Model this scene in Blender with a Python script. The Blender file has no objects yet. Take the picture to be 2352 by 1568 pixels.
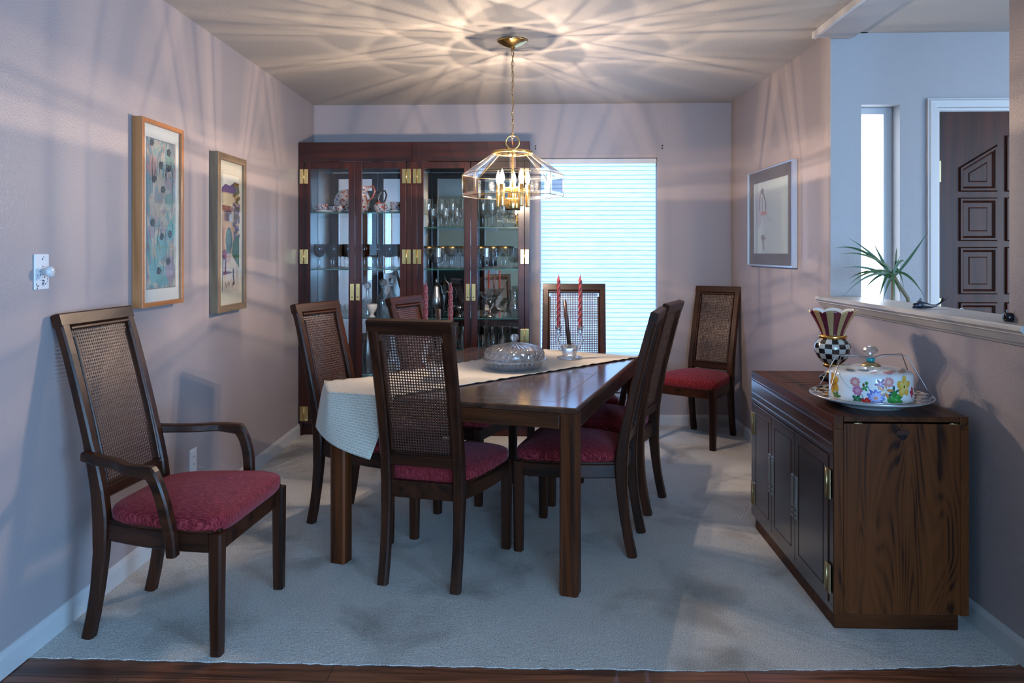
import bpy, bmesh, math, random
from math import sin, cos, pi, atan2, sqrt, radians as R
from mathutils import Vector, Matrix
random.seed(7)
S = bpy.context.scene
COL = S.collection

# ------------------------------------------------------------ camera, world, light, exposure
cd = bpy.data.cameras.new('camera'); cam = bpy.data.objects.new('camera', cd); COL.objects.link(cam)
cam.location = (0, 0, 1.32)
cam.rotation_euler = (pi/2, 0, math.atan(59/1760))
cd.sensor_width = 36.0; cd.lens = 1760/2352*36; cd.shift_y = -206/2352
cd.clip_start = 0.05
S.camera = cam
S.view_settings.view_transform = 'Standard'; S.view_settings.look = 'None'
S.view_settings.exposure = 0.0; S.view_settings.gamma = 1.0
S.cycles.max_bounces = 12; S.cycles.diffuse_bounces = 4; S.cycles.glossy_bounces = 5
S.cycles.transmission_bounces = 8; S.cycles.transparent_max_bounces = 32
S.cycles.caustics_reflective = False; S.cycles.caustics_refractive = False
S.cycles.sample_clamp_indirect = 4.0
S.cycles.use_denoising = True
S.cycles.use_adaptive_sampling = True; S.cycles.adaptive_threshold = 0.02
W = bpy.data.worlds.new('world'); S.world = W; W.use_nodes = True
W.node_tree.nodes['Background'].inputs[0].default_value = (0.45, 0.62, 1.0, 1)
W.node_tree.nodes['Background'].inputs[1].default_value = 1.0

BULB_W = 19.0          # each candle bulb
SHADE_E = 1.35        # glow of the day-lit window shade
BACKLIGHT_W = 10.0    # sky light outside the shaded window
LIVING_E = 33.0        # windows of the room behind the camera, the right-hand one added for fill
ENTRY_E = 8.0         # entry windows
COOL = (0.31, 0.60, 1.0)
WARM = (1.0, 0.78, 0.61)

# ------------------------------------------------------------ materials
def new_mat(name):
    m = bpy.data.materials.new(name); m.use_nodes = True
    nt = m.node_tree; b = nt.nodes['Principled BSDF']
    return m, nt, b
def setp(b, **k):
    for n, v in k.items():
        n = {'rough':'Roughness','metal':'Metallic','coat':'Coat Weight','coatr':'Coat Roughness','ior':'IOR','sheen':'Sheen Weight',
             'sheenr':'Sheen Roughness','spec':'Specular IOR Level','trans':'Transmission Weight','es':'Emission Strength'}[n]
        b.inputs[n].default_value = v
def plain(name, c, rough=.5, **k):
    m, nt, b = new_mat(name); b.inputs['Base Color'].default_value = (*c, 1); setp(b, rough=rough, **k); return m
def N(nt, t, **k):
    n = nt.nodes.new(t)
    for a, v in k.items():
        if a in n.inputs: n.inputs[a].default_value = v
        else: setattr(n, a, v)
    return n
def coords(nt, scale=(1,1,1), kind='Object'):
    tc = N(nt, 'ShaderNodeTexCoord'); mp = N(nt, 'ShaderNodeMapping'); mp.inputs['Scale'].default_value = scale
    nt.links.new(tc.outputs[kind], mp.inputs['Vector']); return mp.outputs['Vector']
def ramp(nt, fac, stops):
    r = N(nt, 'ShaderNodeValToRGB'); e = r.color_ramp.elements
    while len(e) < len(stops): e.new(.5)
    for i, (p, c) in enumerate(stops): e[i].position = p; e[i].color = (*c, 1)
    nt.links.new(fac, r.inputs[0]); return r.outputs[0]
def bump(nt, b, h, strength, dist):
    bn = N(nt, 'ShaderNodeBump'); bn.inputs['Strength'].default_value = strength; bn.inputs['Distance'].default_value = dist
    nt.links.new(h, bn.inputs['Height']); nt.links.new(bn.outputs[0], b.inputs['Normal']); return bn
def wood(name, dark, light, axis='z', rough=.38, coat=.05, spec=.24, gscale=1.0, cath=False):
    m, nt, b = new_mat(name); L = nt.links
    long, cross = 1.6*gscale, 26*gscale
    sc = {'x':(long,cross,cross),'y':(cross,long,cross),'z':(cross,cross,long)}[axis]
    v = coords(nt, sc)
    n1 = N(nt, 'ShaderNodeTexNoise'); n1.inputs['Scale'].default_value = 1.0; n1.inputs['Detail'].default_value = 5; n1.inputs['Distortion'].default_value = .6
    L.new(v, n1.inputs['Vector']); fac = n1.outputs[0]
    if cath:
        sc2 = {'x':(.55,3.4,3.4),'y':(3.4,.55,3.4),'z':(4.6,4.6,.85)}[axis]
        v2 = coords(nt, sc2); n2 = N(nt, 'ShaderNodeTexNoise'); n2.inputs['Scale'].default_value = 1.3; n2.inputs['Detail'].default_value = 1.5; n2.inputs['Distortion'].default_value = .5
        L.new(v2, n2.inputs['Vector'])
        mm = N(nt, 'ShaderNodeMath', operation='MULTIPLY'); mm.inputs[1].default_value = 150; L.new(n2.outputs[0], mm.inputs[0])
        sn = N(nt, 'ShaderNodeMath', operation='SINE'); L.new(mm.outputs[0], sn.inputs[0])
        ma = N(nt, 'ShaderNodeMath', operation='MULTIPLY_ADD'); ma.inputs[1].default_value = .11; L.new(sn.outputs[0], ma.inputs[0]); L.new(n1.outputs[0], ma.inputs[2]); fac = ma.outputs[0]
    c = ramp(nt, fac, [(.26, dark), (.42, tuple(.3*a+.7*b_ for a, b_ in zip(dark, light))), (.70, light)] if cath else [(.33, dark), (.5, tuple((a+b_)/2 for a, b_ in zip(dark, light))), (.68, light)])
    L.new(c, b.inputs['Base Color'])
    setp(b, rough=rough, coat=coat, coatr=.16, spec=spec); bump(nt, b, fac, .12, .0015)
    return m
WD, WL = (.010,.0029,.0014), (.050,.0142,.0055)
M = {}
for ax in 'xyz':
    M['walnut_'+ax] = wood('walnut_'+ax, WD, WL, ax)
    M['rosewood_'+ax] = wood('rosewood_'+ax, (.011,.0020,.0012), (.050,.0088,.0035), ax, coat=.2)
    M['oak_dark_'+ax] = wood('oak_dark_'+ax, (.018,.0050,.0016), (.105,.029,.007), ax, cath=(ax=='z'), rough=.40, coat=.0, spec=.12)
    M['oak_gloss_'+ax] = wood('oak_gloss_'+ax, (.018,.007,.005), (.060,.022,.012), ax, rough=.26, coat=.9, spec=.4)
M['door_wood'] = wood('door_wood', (.022,.0055,.003), (.062,.0145,.007), 'z', rough=.34, coat=.10, spec=.3)
M['oak_light'] = wood('oak_light', (.30,.11,.035), (.48,.20,.075), 'z', rough=.35, coat=.3)
M['oak_light_y'] = wood('oak_light_y', (.30,.11,.035), (.48,.20,.075), 'y', rough=.35, coat=.3)
M['grey_wood'] = wood('grey_wood', (.11,.075,.045), (.24,.17,.11), 'z', rough=.5, coat=.1)
M['grey_wood_y'] = wood('grey_wood_y', (.11,.075,.045), (.24,.17,.11), 'y', rough=.5, coat=.1)
M['groove'] = plain('groove_black', (.006,.003,.002), .6)
M['brass'] = plain('brass', (.72,.50,.20), .22, metal=1)
M['brass_old'] = plain('brass_antique', (.50,.38,.20), .32, metal=1)
M['gold'] = plain('gold_leaf', (.75,.42,.12), .22, metal=1)
M['silver'] = plain('tarnished_silver', (.30,.29,.28), .22, metal=1)
M['wire'] = plain('grey_metal_wire', (.34,.32,.32), .35, metal=1)
M['alum'] = plain('brushed_aluminium', (.72,.74,.78), .3, metal=1)
M['black'] = plain('black_ceramic', (.006,.006,.008), .12)
M['navy'] = plain('navy_glaze', (.010,.016,.035), .25)
M['white_trim'] = plain('white_gloss_paint', (.50,.50,.51), .35)
M['white_enamel'] = plain('white_enamel', (.72,.76,.78), .12, coat=.6)
M['white_plastic'] = plain('white_plastic', (.66,.66,.68), .3)
M['mirror'] = plain('mirror_glass', (.60,.62,.62), .01, metal=1)
M['porcelain'] = plain('white_porcelain', (.62,.62,.62), .15, coat=.5)
M['wax_brown'] = plain('brown_wax', (.045,.022,.018), .35)
M['wick'] = plain('wick', (.02,.02,.02), .9)
M['mat_white'] = plain('white_mat_board', (.66,.66,.62), .6)
M['mat_cream'] = plain('cream_mat_board', (.62,.58,.48), .6)
M['mat_grey'] = plain('grey_mat_board', (.055,.052,.060), .6)
M['leaf'] = plain('green_leaf', (.022,.075,.020), .4)
M['stem'] = plain('plant_stem', (.14,.12,.07), .6)
M['terracotta'] = plain('terracotta', (.30,.12,.06), .7)

def wallpaint(name, c, bs=.35, dist=.003, scale=150):
    m, nt, b = new_mat(name); v = coords(nt)
    n = N(nt, 'ShaderNodeTexNoise'); n.inputs['Scale'].default_value = scale; n.inputs['Detail'].default_value = 3; n.inputs['Distortion'].default_value = .8
    nt.links.new(v, n.inputs['Vector'])
    r = ramp(nt, n.outputs[0], [(.40,(0,0,0)), (.62,(1,1,1))])
    b.inputs['Base Color'].default_value = (*c, 1); setp(b, rough=.42, spec=.4); bump(nt, b, r, bs, dist); return m
M['wall'] = wallpaint('mauve_wall_paint', (.335,.290,.298), .28, .0020, 165)
M['wall_entry'] = wallpaint('pale_entry_paint', (.35,.345,.36), .32, .0025, 120)
M['ceiling'] = wallpaint('ceiling_paint', (.45,.42,.39), .5, .002, 170)
M['beige_wall'] = wallpaint('beige_wall_paint', (.45,.41,.30), .3, .002, 90)

def carpet():
    m, nt, b = new_mat('cream_carpet'); L = nt.links; v = coords(nt)
    f = N(nt, 'ShaderNodeTexNoise'); f.inputs['Scale'].default_value = 210; f.inputs['Detail'].default_value = 3; L.new(v, f.inputs['Vector'])
    f2 = N(nt, 'ShaderNodeTexNoise'); f2.inputs['Scale'].default_value = 45; f2.inputs['Detail'].default_value = 3; L.new(v, f2.inputs['Vector'])
    s = N(nt, 'ShaderNodeTexNoise'); s.inputs['Scale'].default_value = 2.6; s.inputs['Detail'].default_value = 4; s.inputs['Distortion'].default_value = .6; L.new(v, s.inputs['Vector'])
    base = ramp(nt, s.outputs[0], [(.30,(.40,.38,.345)), (.46,(.68,.66,.62)), (.7,(.74,.72,.68))])
    fl = ramp(nt, f.outputs[0], [(.32,(.55,.55,.55)), (.62,(1.12,1.12,1.12))])
    mx = N(nt, 'ShaderNodeMix', data_type='RGBA', blend_type='MULTIPLY'); mx.inputs[0].default_value = 1
    L.new(base, mx.inputs[6]); L.new(fl, mx.inputs[7]); L.new(mx.outputs[2], b.inputs['Base Color'])
    ad = N(nt, 'ShaderNodeMath', operation='ADD'); L.new(f.outputs[0], ad.inputs[0]); L.new(f2.outputs[0], ad.inputs[1])
    setp(b, rough=.95, sheen=.25, spec=.1); bump(nt, b, ad.outputs[0], .9, .012); return m
M['carpet'] = carpet()

def floorwood():
    m, nt, b = new_mat('wood_floor'); L = nt.links; v = coords(nt)
    br = N(nt, 'ShaderNodeTexBrick'); br.inputs['Scale'].default_value = 1; br.inputs['Brick Width'].default_value = 1.3; br.inputs['Row Height'].default_value = .09
    br.inputs['Mortar Size'].default_value = .0016; br.inputs['Color1'].default_value = (.21,.075,.036,1); br.inputs['Color2'].default_value = (.15,.05,.023,1); br.inputs['Mortar'].default_value = (.012,.006,.004,1)
    L.new(v, br.inputs['Vector'])
    v2 = coords(nt, (2.2,30,30)); n = N(nt, 'ShaderNodeTexNoise'); n.inputs['Scale'].default_value = 1; n.inputs['Detail'].default_value = 6; n.inputs['Distortion'].default_value = 1.2; L.new(v2, n.inputs['Vector'])
    g = ramp(nt, n.outputs[0], [(.35,(.35,.35,.35)), (.65,(1.5,1.5,1.5))])
    mx = N(nt, 'ShaderNodeMix', data_type='RGBA', blend_type='MULTIPLY'); mx.inputs[0].default_value = 1
    L.new(br.outputs[0], mx.inputs[6]); L.new(g, mx.inputs[7]); L.new(mx.outputs[2], b.inputs['Base Color'])
    setp(b, rough=.4, coat=.15); bump(nt, b, n.outputs[0], .3, .002); return m
M['floorwood'] = floorwood()

def fabric_red():
    m, nt, b = new_mat('crimson_chenille'); L = nt.links
    v = coords(nt, (60, 620, 60)); n = N(nt, 'ShaderNodeTexNoise'); n.inputs['Scale'].default_value = 1; n.inputs['Detail'].default_value = 2; n.inputs['Distortion'].default_value = .2; L.new(v, n.inputs['Vector'])
    c = ramp(nt, n.outputs[0], [(.34,(.075,.005,.008)), (.50,(.165,.014,.019)), (.66,(.30,.040,.048))])
    L.new(c, b.inputs['Base Color']); setp(b, rough=.85, sheen=.22, sheenr=.4, spec=.15)
    b.inputs['Sheen Tint'].default_value = (1,.45,.55,1)
    bump(nt, b, n.outputs[0], .5, .002); return m
M['red'] = fabric_red()
def cane():
    m, nt, b = new_mat('woven_cane'); v = coords(nt, (500,500,500)); n = N(nt, 'ShaderNodeTexNoise'); n.inputs['Scale'].default_value = 1; nt.links.new(v, n.inputs['Vector'])
    c = ramp(nt, n.outputs[0], [(.35,(.030,.011,.007)), (.65,(.085,.034,.022))]); nt.links.new(c, b.inputs['Base Color'])
    setp(b, rough=.33, spec=.6); bump(nt, b, n.outputs[0], .6, .0015); return m
M['cane'] = cane()
def runner_mat():
    m, nt, b = new_mat('cream_woven_runner'); L = nt.links; v = coords(nt, (1,1,1), 'UV')
    br = N(nt, 'ShaderNodeTexBrick'); br.inputs['Scale'].default_value = 1; br.inputs['Brick Width'].default_value = .036; br.inputs['Row Height'].default_value = .011; br.offset = .5
    br.inputs['Mortar Size'].default_value = .0018; br.inputs['Mortar Smooth'].default_value = .4
    br.inputs['Color1'].default_value = (.44,.39,.32,1); br.inputs['Color2'].default_value = (.40,.355,.29,1); br.inputs['Mortar'].default_value = (.58,.54,.46,1)
    L.new(v, br.inputs['Vector']); L.new(br.outputs[0], b.inputs['Base Color']); setp(b, rough=.8, sheen=.3)
    bump(nt, b, br.outputs['Fac'], .6, .002); return m
M['runner'] = runner_mat()
def emit(name, c, e):
    m = bpy.data.materials.new(name); m.use_nodes = True; nt = m.node_tree; nt.nodes.clear()
    o = N(nt, 'ShaderNodeOutputMaterial'); em = N(nt, 'ShaderNodeEmission'); em.inputs[0].default_value = (*c, 1); em.inputs[1].default_value = e
    nt.links.new(em.outputs[0], o.inputs[0]); return m
M['day_glass'] = emit('daylit_frosted_glass', (.70,.83,1.0), ENTRY_E)
M['living_glass'] = emit('daylit_window_glass', COOL, LIVING_E)
def schlick(nt, ior, gain=1.0):    # same reflectance from both sides of a thin pane
    f0 = ((ior-1)/(ior+1))**2; L = nt.links
    lw = N(nt, 'ShaderNodeLayerWeight'); lw.inputs[0].default_value = .5
    pw = N(nt, 'ShaderNodeMath', operation='POWER'); pw.inputs[1].default_value = 5; L.new(lw.outputs['Facing'], pw.inputs[0])
    ma = N(nt, 'ShaderNodeMath', operation='MULTIPLY_ADD'); ma.inputs[1].default_value = (1-f0)*gain; ma.inputs[2].default_value = f0*gain; ma.use_clamp = True
    L.new(pw.outputs[0], ma.inputs[0]); return ma
def thin_glass(name, tint, ior=1.5, rough=.0, em=None, gain=1.0):
    m = bpy.data.materials.new(name); m.use_nodes = True; nt = m.node_tree; nt.nodes.clear(); L = nt.links
    o = N(nt, 'ShaderNodeOutputMaterial'); t = N(nt, 'ShaderNodeBsdfTransparent'); t.inputs[0].default_value = (*tint, 1)
    g = N(nt, 'ShaderNodeBsdfGlossy'); g.inputs['Roughness'].default_value = rough; g.inputs[0].default_value = (1,1,1,1)
    mg = schlick(nt, ior, gain)
    mx = N(nt, 'ShaderNodeMixShader'); L.new(mg.outputs[0], mx.inputs[0]); L.new(t.outputs[0], mx.inputs[1]); L.new(g.outputs[0], mx.inputs[2])
    out = mx.outputs[0]
    if em:
        e = N(nt, 'ShaderNodeEmission'); e.inputs[0].default_value = (*em[0], 1); e.inputs[1].default_value = em[1]
        a = N(nt, 'ShaderNodeAddShader'); L.new(out, a.inputs[0]); L.new(e.outputs[0], a.inputs[1]); out = a.outputs[0]
    L.new(out, o.inputs[0]); return m
M['pane'] = thin_glass('clear_pane', (.97,.98,.98), 1.45)
M['shelf_glass'] = thin_glass('green_edged_shelf_glass', (.86,.95,.92), 1.5)
M['shelf_edge'] = plain('shelf_edge_green', (.02,.10,.085), .2)
M['lamp_pane'] = thin_glass('smoky_lamp_pane', (.74,.75,.74), 1.45)
M['lamp_clear'] = thin_glass('clear_lamp_back', (.99,.99,.99), 1.2)
M['lamp_bevel'] = thin_glass('brightening_lamp_bevel', (1.9,1.83,1.7), 1.5, .03)  # tint brightens light passing through, standing in for refracted streaks on ceiling and walls
M['smoke'] = thin_glass('smoke_grey_glass', (.30,.30,.32), 1.5, .02)
M['tumbler'] = thin_glass('clear_tableware_glass', (.88,.90,.90), 1.75, .02, gain=1.9)
M['goldrim'] = plain('gold_rim', (.42,.24,.08), .3, metal=1)
M['bulb'] = thin_glass('lit_bulb_glass', (1,1,1), 1.3, .0, em=((1.0,.86,.66), 9.0))
M['bulb_white'] = plain('frosted_knob', (.75,.76,.78), .15, trans=.3)
def crystal(name, c=(1,1,1), tr=.45):
    m = bpy.data.materials.new(name); m.use_nodes = True; nt = m.node_tree; nt.nodes.clear(); L = nt.links
    o = N(nt, 'ShaderNodeOutputMaterial'); t = N(nt, 'ShaderNodeBsdfTransparent'); t.inputs[0].default_value = (*c, 1)
    g = N(nt, 'ShaderNodeBsdfGlass'); g.inputs['IOR'].default_value = 1.5; g.inputs[0].default_value = (*c, 1); g.inputs['Roughness'].default_value = .01
    s = N(nt, 'ShaderNodeBsdfGlossy'); s.inputs['Roughness'].default_value = .05
    mx = N(nt, 'ShaderNodeMixShader'); mx.inputs[0].default_value = 1-tr; L.new(t.outputs[0], mx.inputs[1]); L.new(g.outputs[0], mx.inputs[2])
    f = schlick(nt, 2.8)
    m2 = N(nt, 'ShaderNodeMixShader'); L.new(f.outputs[0], m2.inputs[0]); L.new(mx.outputs[0], m2.inputs[1]); L.new(s.outputs[0], m2.inputs[2])
    d = N(nt, 'ShaderNodeBsdfDiffuse'); d.inputs[0].default_value = (.9,.93,.97,1); m3 = N(nt, 'ShaderNodeMixShader'); m3.inputs[0].default_value = .03
    L.new(m2.outputs[0], m3.inputs[1]); L.new(d.outputs[0], m3.inputs[2]); L.new(m3.outputs[0], o.inputs[0]); return m
M['crystal'] = crystal('cut_crystal', (.96,.98,1))
def shade_mat():
    m = bpy.data.materials.new('cellular_shade_fabric'); m.use_nodes = True; nt = m.node_tree; nt.nodes.clear(); L = nt.links
    o = N(nt, 'ShaderNodeOutputMaterial'); v = coords(nt, (9, 1, 150)); n = N(nt, 'ShaderNodeTexNoise'); n.inputs['Scale'].default_value = 1; n.inputs['Detail'].default_value = 3; L.new(v, n.inputs['Vector'])
    c = ramp(nt, n.outputs[0], [(.30,(.33,.54,.88)), (.70,(.46,.68,1.0))])
    sx = N(nt, 'ShaderNodeSeparateXYZ'); tc = N(nt, 'ShaderNodeTexCoord'); L.new(tc.outputs['Object'], sx.inputs[0])
    a = N(nt, 'ShaderNodeMath', operation='MULTIPLY'); a.inputs[1].default_value = 1/.034; L.new(sx.outputs[2], a.inputs[0])
    fr = N(nt, 'ShaderNodeMath', operation='FRACT'); L.new(a.outputs[0], fr.inputs[0])
    seam = ramp(nt, fr.outputs[0], [(.0,(.34,.46,.56)), (.12,(.45,.58,.68)), (.22,(1,1,1))])
    mx = N(nt, 'ShaderNodeMix', data_type='RGBA', blend_type='MULTIPLY'); mx.inputs[0].default_value = 1; L.new(c, mx.inputs[6]); L.new(seam, mx.inputs[7])
    e = N(nt, 'ShaderNodeEmission'); L.new(mx.outputs[2], e.inputs[0]); e.inputs[1].default_value = SHADE_E
    t = N(nt, 'ShaderNodeBsdfTranslucent'); L.new(mx.outputs[2], t.inputs[0])
    d = N(nt, 'ShaderNodeBsdfDiffuse'); L.new(mx.outputs[2], d.inputs[0])
    m1 = N(nt, 'ShaderNodeMixShader'); m1.inputs[0].default_value = .45; L.new(t.outputs[0], m1.inputs[1]); L.new(d.outputs[0], m1.inputs[2])
    ad = N(nt, 'ShaderNodeAddShader'); L.new(m1.outputs[0], ad.inputs[0]); L.new(e.outputs[0], ad.inputs[1]); L.new(ad.outputs[0], o.inputs[0]); return m
M['shade'] = shade_mat()
_cc = {}
def colmat(c, rough=.5):
    k = (tuple(round(x, 3) for x in c), rough)
    if k not in _cc: _cc[k] = plain('paint_%d' % len(_cc), c, rough)
    return _cc[k]

# ------------------------------------------------------------ mesh builder
class MB:
    def __init__(s): s.v = []; s.f = []; s.mi = []; s.uv = None; s.sm = []
    def add(s, vs, fs, mi=0, smooth=False, T=None):
        o = len(s.v)
        s.v += [tuple(T @ Vector(p)) if T else tuple(p) for p in vs]
        for f in fs: s.f.append(tuple(i+o for i in f)); s.mi.append(mi); s.sm.append(smooth)
        return s
    def box(s, x0, x1, y0, y1, z0, z1, mi=0, T=None, c=0):
        if c <= 0:
            vs = [(x,y,z) for z in (z0,z1) for y in (y0,y1) for x in (x0,x1)]
            return s.add(vs, [(0,2,3,1),(4,5,7,6),(0,1,5,4),(2,6,7,3),(0,4,6,2),(1,3,7,5)], mi, False, T)
        bm = bmesh.new(); bmesh.ops.create_cube(bm, size=1)
        for v in bm.verts: v.co = ((x0+x1)/2+v.co.x*(x1-x0), (y0+y1)/2+v.co.y*(y1-y0), (z0+z1)/2+v.co.z*(z1-z0))
        bmesh.ops.bevel(bm, geom=bm.edges[:], offset=c, segments=2, affect='EDGES', profile=.5)
        bm.verts.index_update(); s.add([v.co[:] for v in bm.verts], [[v.index for v in f.verts] for f in bm.faces], mi, False, T); bm.free(); return s
    def prism(s, poly, z0, z1, mi=0, T=None):
        n = len(poly); a = sum(poly[i][0]*poly[(i+1)%n][1]-poly[(i+1)%n][0]*poly[i][1] for i in range(n))
        if a < 0: poly = poly[::-1]
        vs = [(x,y,z0) for x,y in poly]+[(x,y,z1) for x,y in poly]
        fs = [tuple(range(n))[::-1], tuple(range(n,2*n))]+[(i,(i+1)%n,n+(i+1)%n,n+i) for i in range(n)]
        return s.add(vs, fs, mi, False, T)
    def lathe(s, prof, n=32, c=(0,0,0), mi=0, T=None, smooth=True, mod=None, cap=True, mif=None):
        vs = []; fs = []; k = len(prof); o = len(s.v)
        for j,(r,z) in enumerate(prof):
            for i in range(n):
                a = 2*pi*i/n; rr = mod(r,z,a,j) if mod else r
                vs.append((c[0]+rr*cos(a), c[1]+rr*sin(a), c[2]+z))
        for j in range(k-1):
            for i in range(n):
                fs.append((j*n+i, j*n+(i+1)%n, (j+1)*n+(i+1)%n, (j+1)*n+i))
        mis = [(mif(f) if mif else mi) for f in range(len(fs))]
        if cap:
            if prof[0][0] > 1e-5: fs.append(tuple(range(n))[::-1]); mis.append(mi)
            if prof[-1][0] > 1e-5: fs.append(tuple(range((k-1)*n, k*n))); mis.append(mi)
        s.add(vs, fs, mi, smooth, T); s.mi[-len(fs):] = mis; return s
    def tube(s, pts, r, n=8, mi=0, closed=False, T=None, smooth=True):
        pts = [Vector(p) for p in pts]; m = len(pts); vs = []; fs = []
        rr = r if isinstance(r,(list,tuple)) else [r]*m
        up = None
        for i,p in enumerate(pts):
            t = (pts[(i+1)%m]-pts[i-1]) if closed else (pts[min(i+1,m-1)]-pts[max(i-1,0)])
            t.normalize()
            if up is None:
                up = Vector((0,0,1)) if abs(t.z) < .9 else Vector((1,0,0))
            a = t.cross(up);
            if a.length < 1e-6: a = t.cross(Vector((1,0,0)))
            a.normalize(); b = a.cross(t).normalized(); up = b
            for k in range(n):
                q = 2*pi*k/n; vs.append(p+a*cos(q)*rr[i]+b*sin(q)*rr[i])
        for i in range(m if closed else m-1):
            for k in range(n):
                i2 = (i+1)%m; fs.append((i*n+k, i*n+(k+1)%n, i2*n+(k+1)%n, i2*n+k))
        if not closed: fs.append(tuple(range(n))[::-1]); fs.append(tuple(range((m-1)*n, m*n)))
        return s.add(vs, fs, mi, smooth, T)
    def sweep(s, pts, nrm, sec, mi=0, T=None):
        """sweep a 2D section (a along side axis, b along normal) through pts; nrm(i)->(side, normal), sec(i)->list of (a,b)"""
        vs = []; m = len(pts); n = len(sec(0))
        for i,p in enumerate(pts):
            sd, nm = nrm(i)
            for a,b in sec(i): vs.append(Vector(p)+Vector(sd)*a+Vector(nm)*b)
        fs = [(i*n+k, i*n+(k+1)%n, (i+1)*n+(k+1)%n, (i+1)*n+k) for i in range(m-1) for k in range(n)]
        fs += [tuple(range(n))[::-1], tuple(range((m-1)*n, m*n))]
        return s.add(vs, fs, mi, False, T)
    def build(s, name, mats, parent=None, loc=None, recalc=True, auto=True):
        me = bpy.data.meshes.new(name); me.from_pydata([tuple(v) for v in s.v], [], s.f)
        if not isinstance(mats, (list, tuple)): mats = [mats]
        for m in mats: me.materials.append(M[m] if isinstance(m, str) else m)
        me.polygons.foreach_set('material_index', s.mi); me.polygons.foreach_set('use_smooth', s.sm)
        if s.uv:
            l = me.uv_layers.new(name='UVMap')
            for lp in me.loops: l.data[lp.index].uv = s.uv[lp.vertex_index]
        if recalc:
            bm = bmesh.new(); bm.from_mesh(me); bmesh.ops.recalc_face_normals(bm, faces=bm.faces); bm.to_mesh(me); bm.free()
        me.update()
        o = bpy.data.objects.new(name, me); COL.objects.link(o)
        if parent: o.parent = parent
        if loc: o.location = loc
        return o
def tag(o, label, cat, group=None):
    o['label'] = label; o['category'] = cat
    if group: o['group'] = group
    return o
def thing(name, label, cat, loc=(0,0,0), rz=0, group=None):
    o = bpy.data.objects.new(name, None); COL.objects.link(o); o.empty_display_size = .05
    o.location = loc; o.rotation_euler = (0,0,rz); return tag(o, label, cat, group)
def struct(o): o['kind'] = 'structure'; return o
def copy_tree(o, parent=None):
    c = o.copy(); COL.objects.link(c); c.parent = parent
    for ch in o.children: copy_tree(ch, c)
    return c
def rotz(a, loc=(0,0,0)): return Matrix.Translation(loc) @ Matrix.Rotation(a, 4, 'Z')

# ------------------------------------------------------------ room
CH = 2.45
def xr(y): return 1.468+.0254*(5.87-y)
def xl(y): return -1.672-.018*(y-2.8)
YB = 5.87
# carpet and wood floor
mb = MB(); mb.box(-4.2, 4.6, -4.6, 4.2, -.10, -.0025); struct(mb.build('floor', 'floorwood'))
mb = MB(); edge = []; nx = 160
for i in range(nx+1):
    x = -1.80+ (1.70+1.80)*i/nx
    y = 2.445 - .012*(1-((x+.1)/1.6)**2) + (.06*max(0,(x-.4)/1.1)**1.5) + random.uniform(-.004,.004)
    edge.append((x, y))
poly = edge+[(1.70, 6.0), (-1.95, 6.0)]
mb.prism(poly, -.0024, 0.0); struct(mb.build('floor_carpet', 'carpet'))
# ceilings
mb = MB(); mb.box(-4.2, 1.43, -4.6, 6.2, CH, CH+.15); mb.box(1.43, 1.70, 4.0, 6.2, CH, CH+.15); struct(mb.build('ceiling', 'ceiling'))
mb = MB(); mb.box(1.62, 4.6, -4.6, 4.3, CH, CH+.15); struct(mb.build('ceiling_entry', 'ceiling'))
mb = MB(); mb.box(1.43, 1.62, -4.6, 4.0, CH-.03, CH+.12); struct(mb.build('beam', 'wall_entry'))
mb = MB(); mb.box(1.413, 1.432, 1.0, 4.0, CH-.034, CH-.001); struct(mb.build('trim_ceiling_bead', 'white_trim'))
# left wall
mb = MB(); mb.prism([(xl(1.9),1.9),(xl(6.1),6.1),(xl(6.1)-.15,6.1),(xl(1.9)-.15,1.9)], -.05, CH+.05); WALL_L = struct(mb.build('wall_left', 'wall'))
# back wall with window opening
wx0, wx1, wz0, wz1 = .017, .911, .24, 2.035
mb = MB()
mb.box(-2.0, wx0, YB, YB+.16, -.05, CH+.05); mb.box(wx1, 1.75, YB, YB+.16, -.05, CH+.05)
mb.box(wx0, wx1, YB, YB+.16, wz1, CH+.05); mb.box(wx0, wx1, YB, YB+.16, -.05, wz0)
wb = struct(mb.build('wall_back', 'wall'))
for cx in (-.017, .948):
    h = MB()
    for dz in (2.128, 2.108):
        h.lathe([(.0055,0),(.0055,.004)], 10, T=Matrix.Translation((cx, YB-.001, dz)) @ Matrix.Rotation(pi/2,4,'X'))
    h.build('screw_hole', 'black', wb)
# right wall: solid part at the back, low wall under the sill, near pillar
def wr(y0, y1, z0, z1, name='wall_right'):
    m_ = MB(); m_.prism([(xr(y0),y0),(xr(y1),y1),(xr(y1)+.13,y1),(xr(y0)+.13,y0)], z0, z1); return struct(m_.build(name, 'wall'))
OY0, OY1, SZ = 2.576, 4.02, 1.085
wr(4.04, 6.05, -.05, CH+.03); wr(OY0, OY1, -.05, SZ-.03); wr(.9, OY0, -.05, CH-.02)
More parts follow.
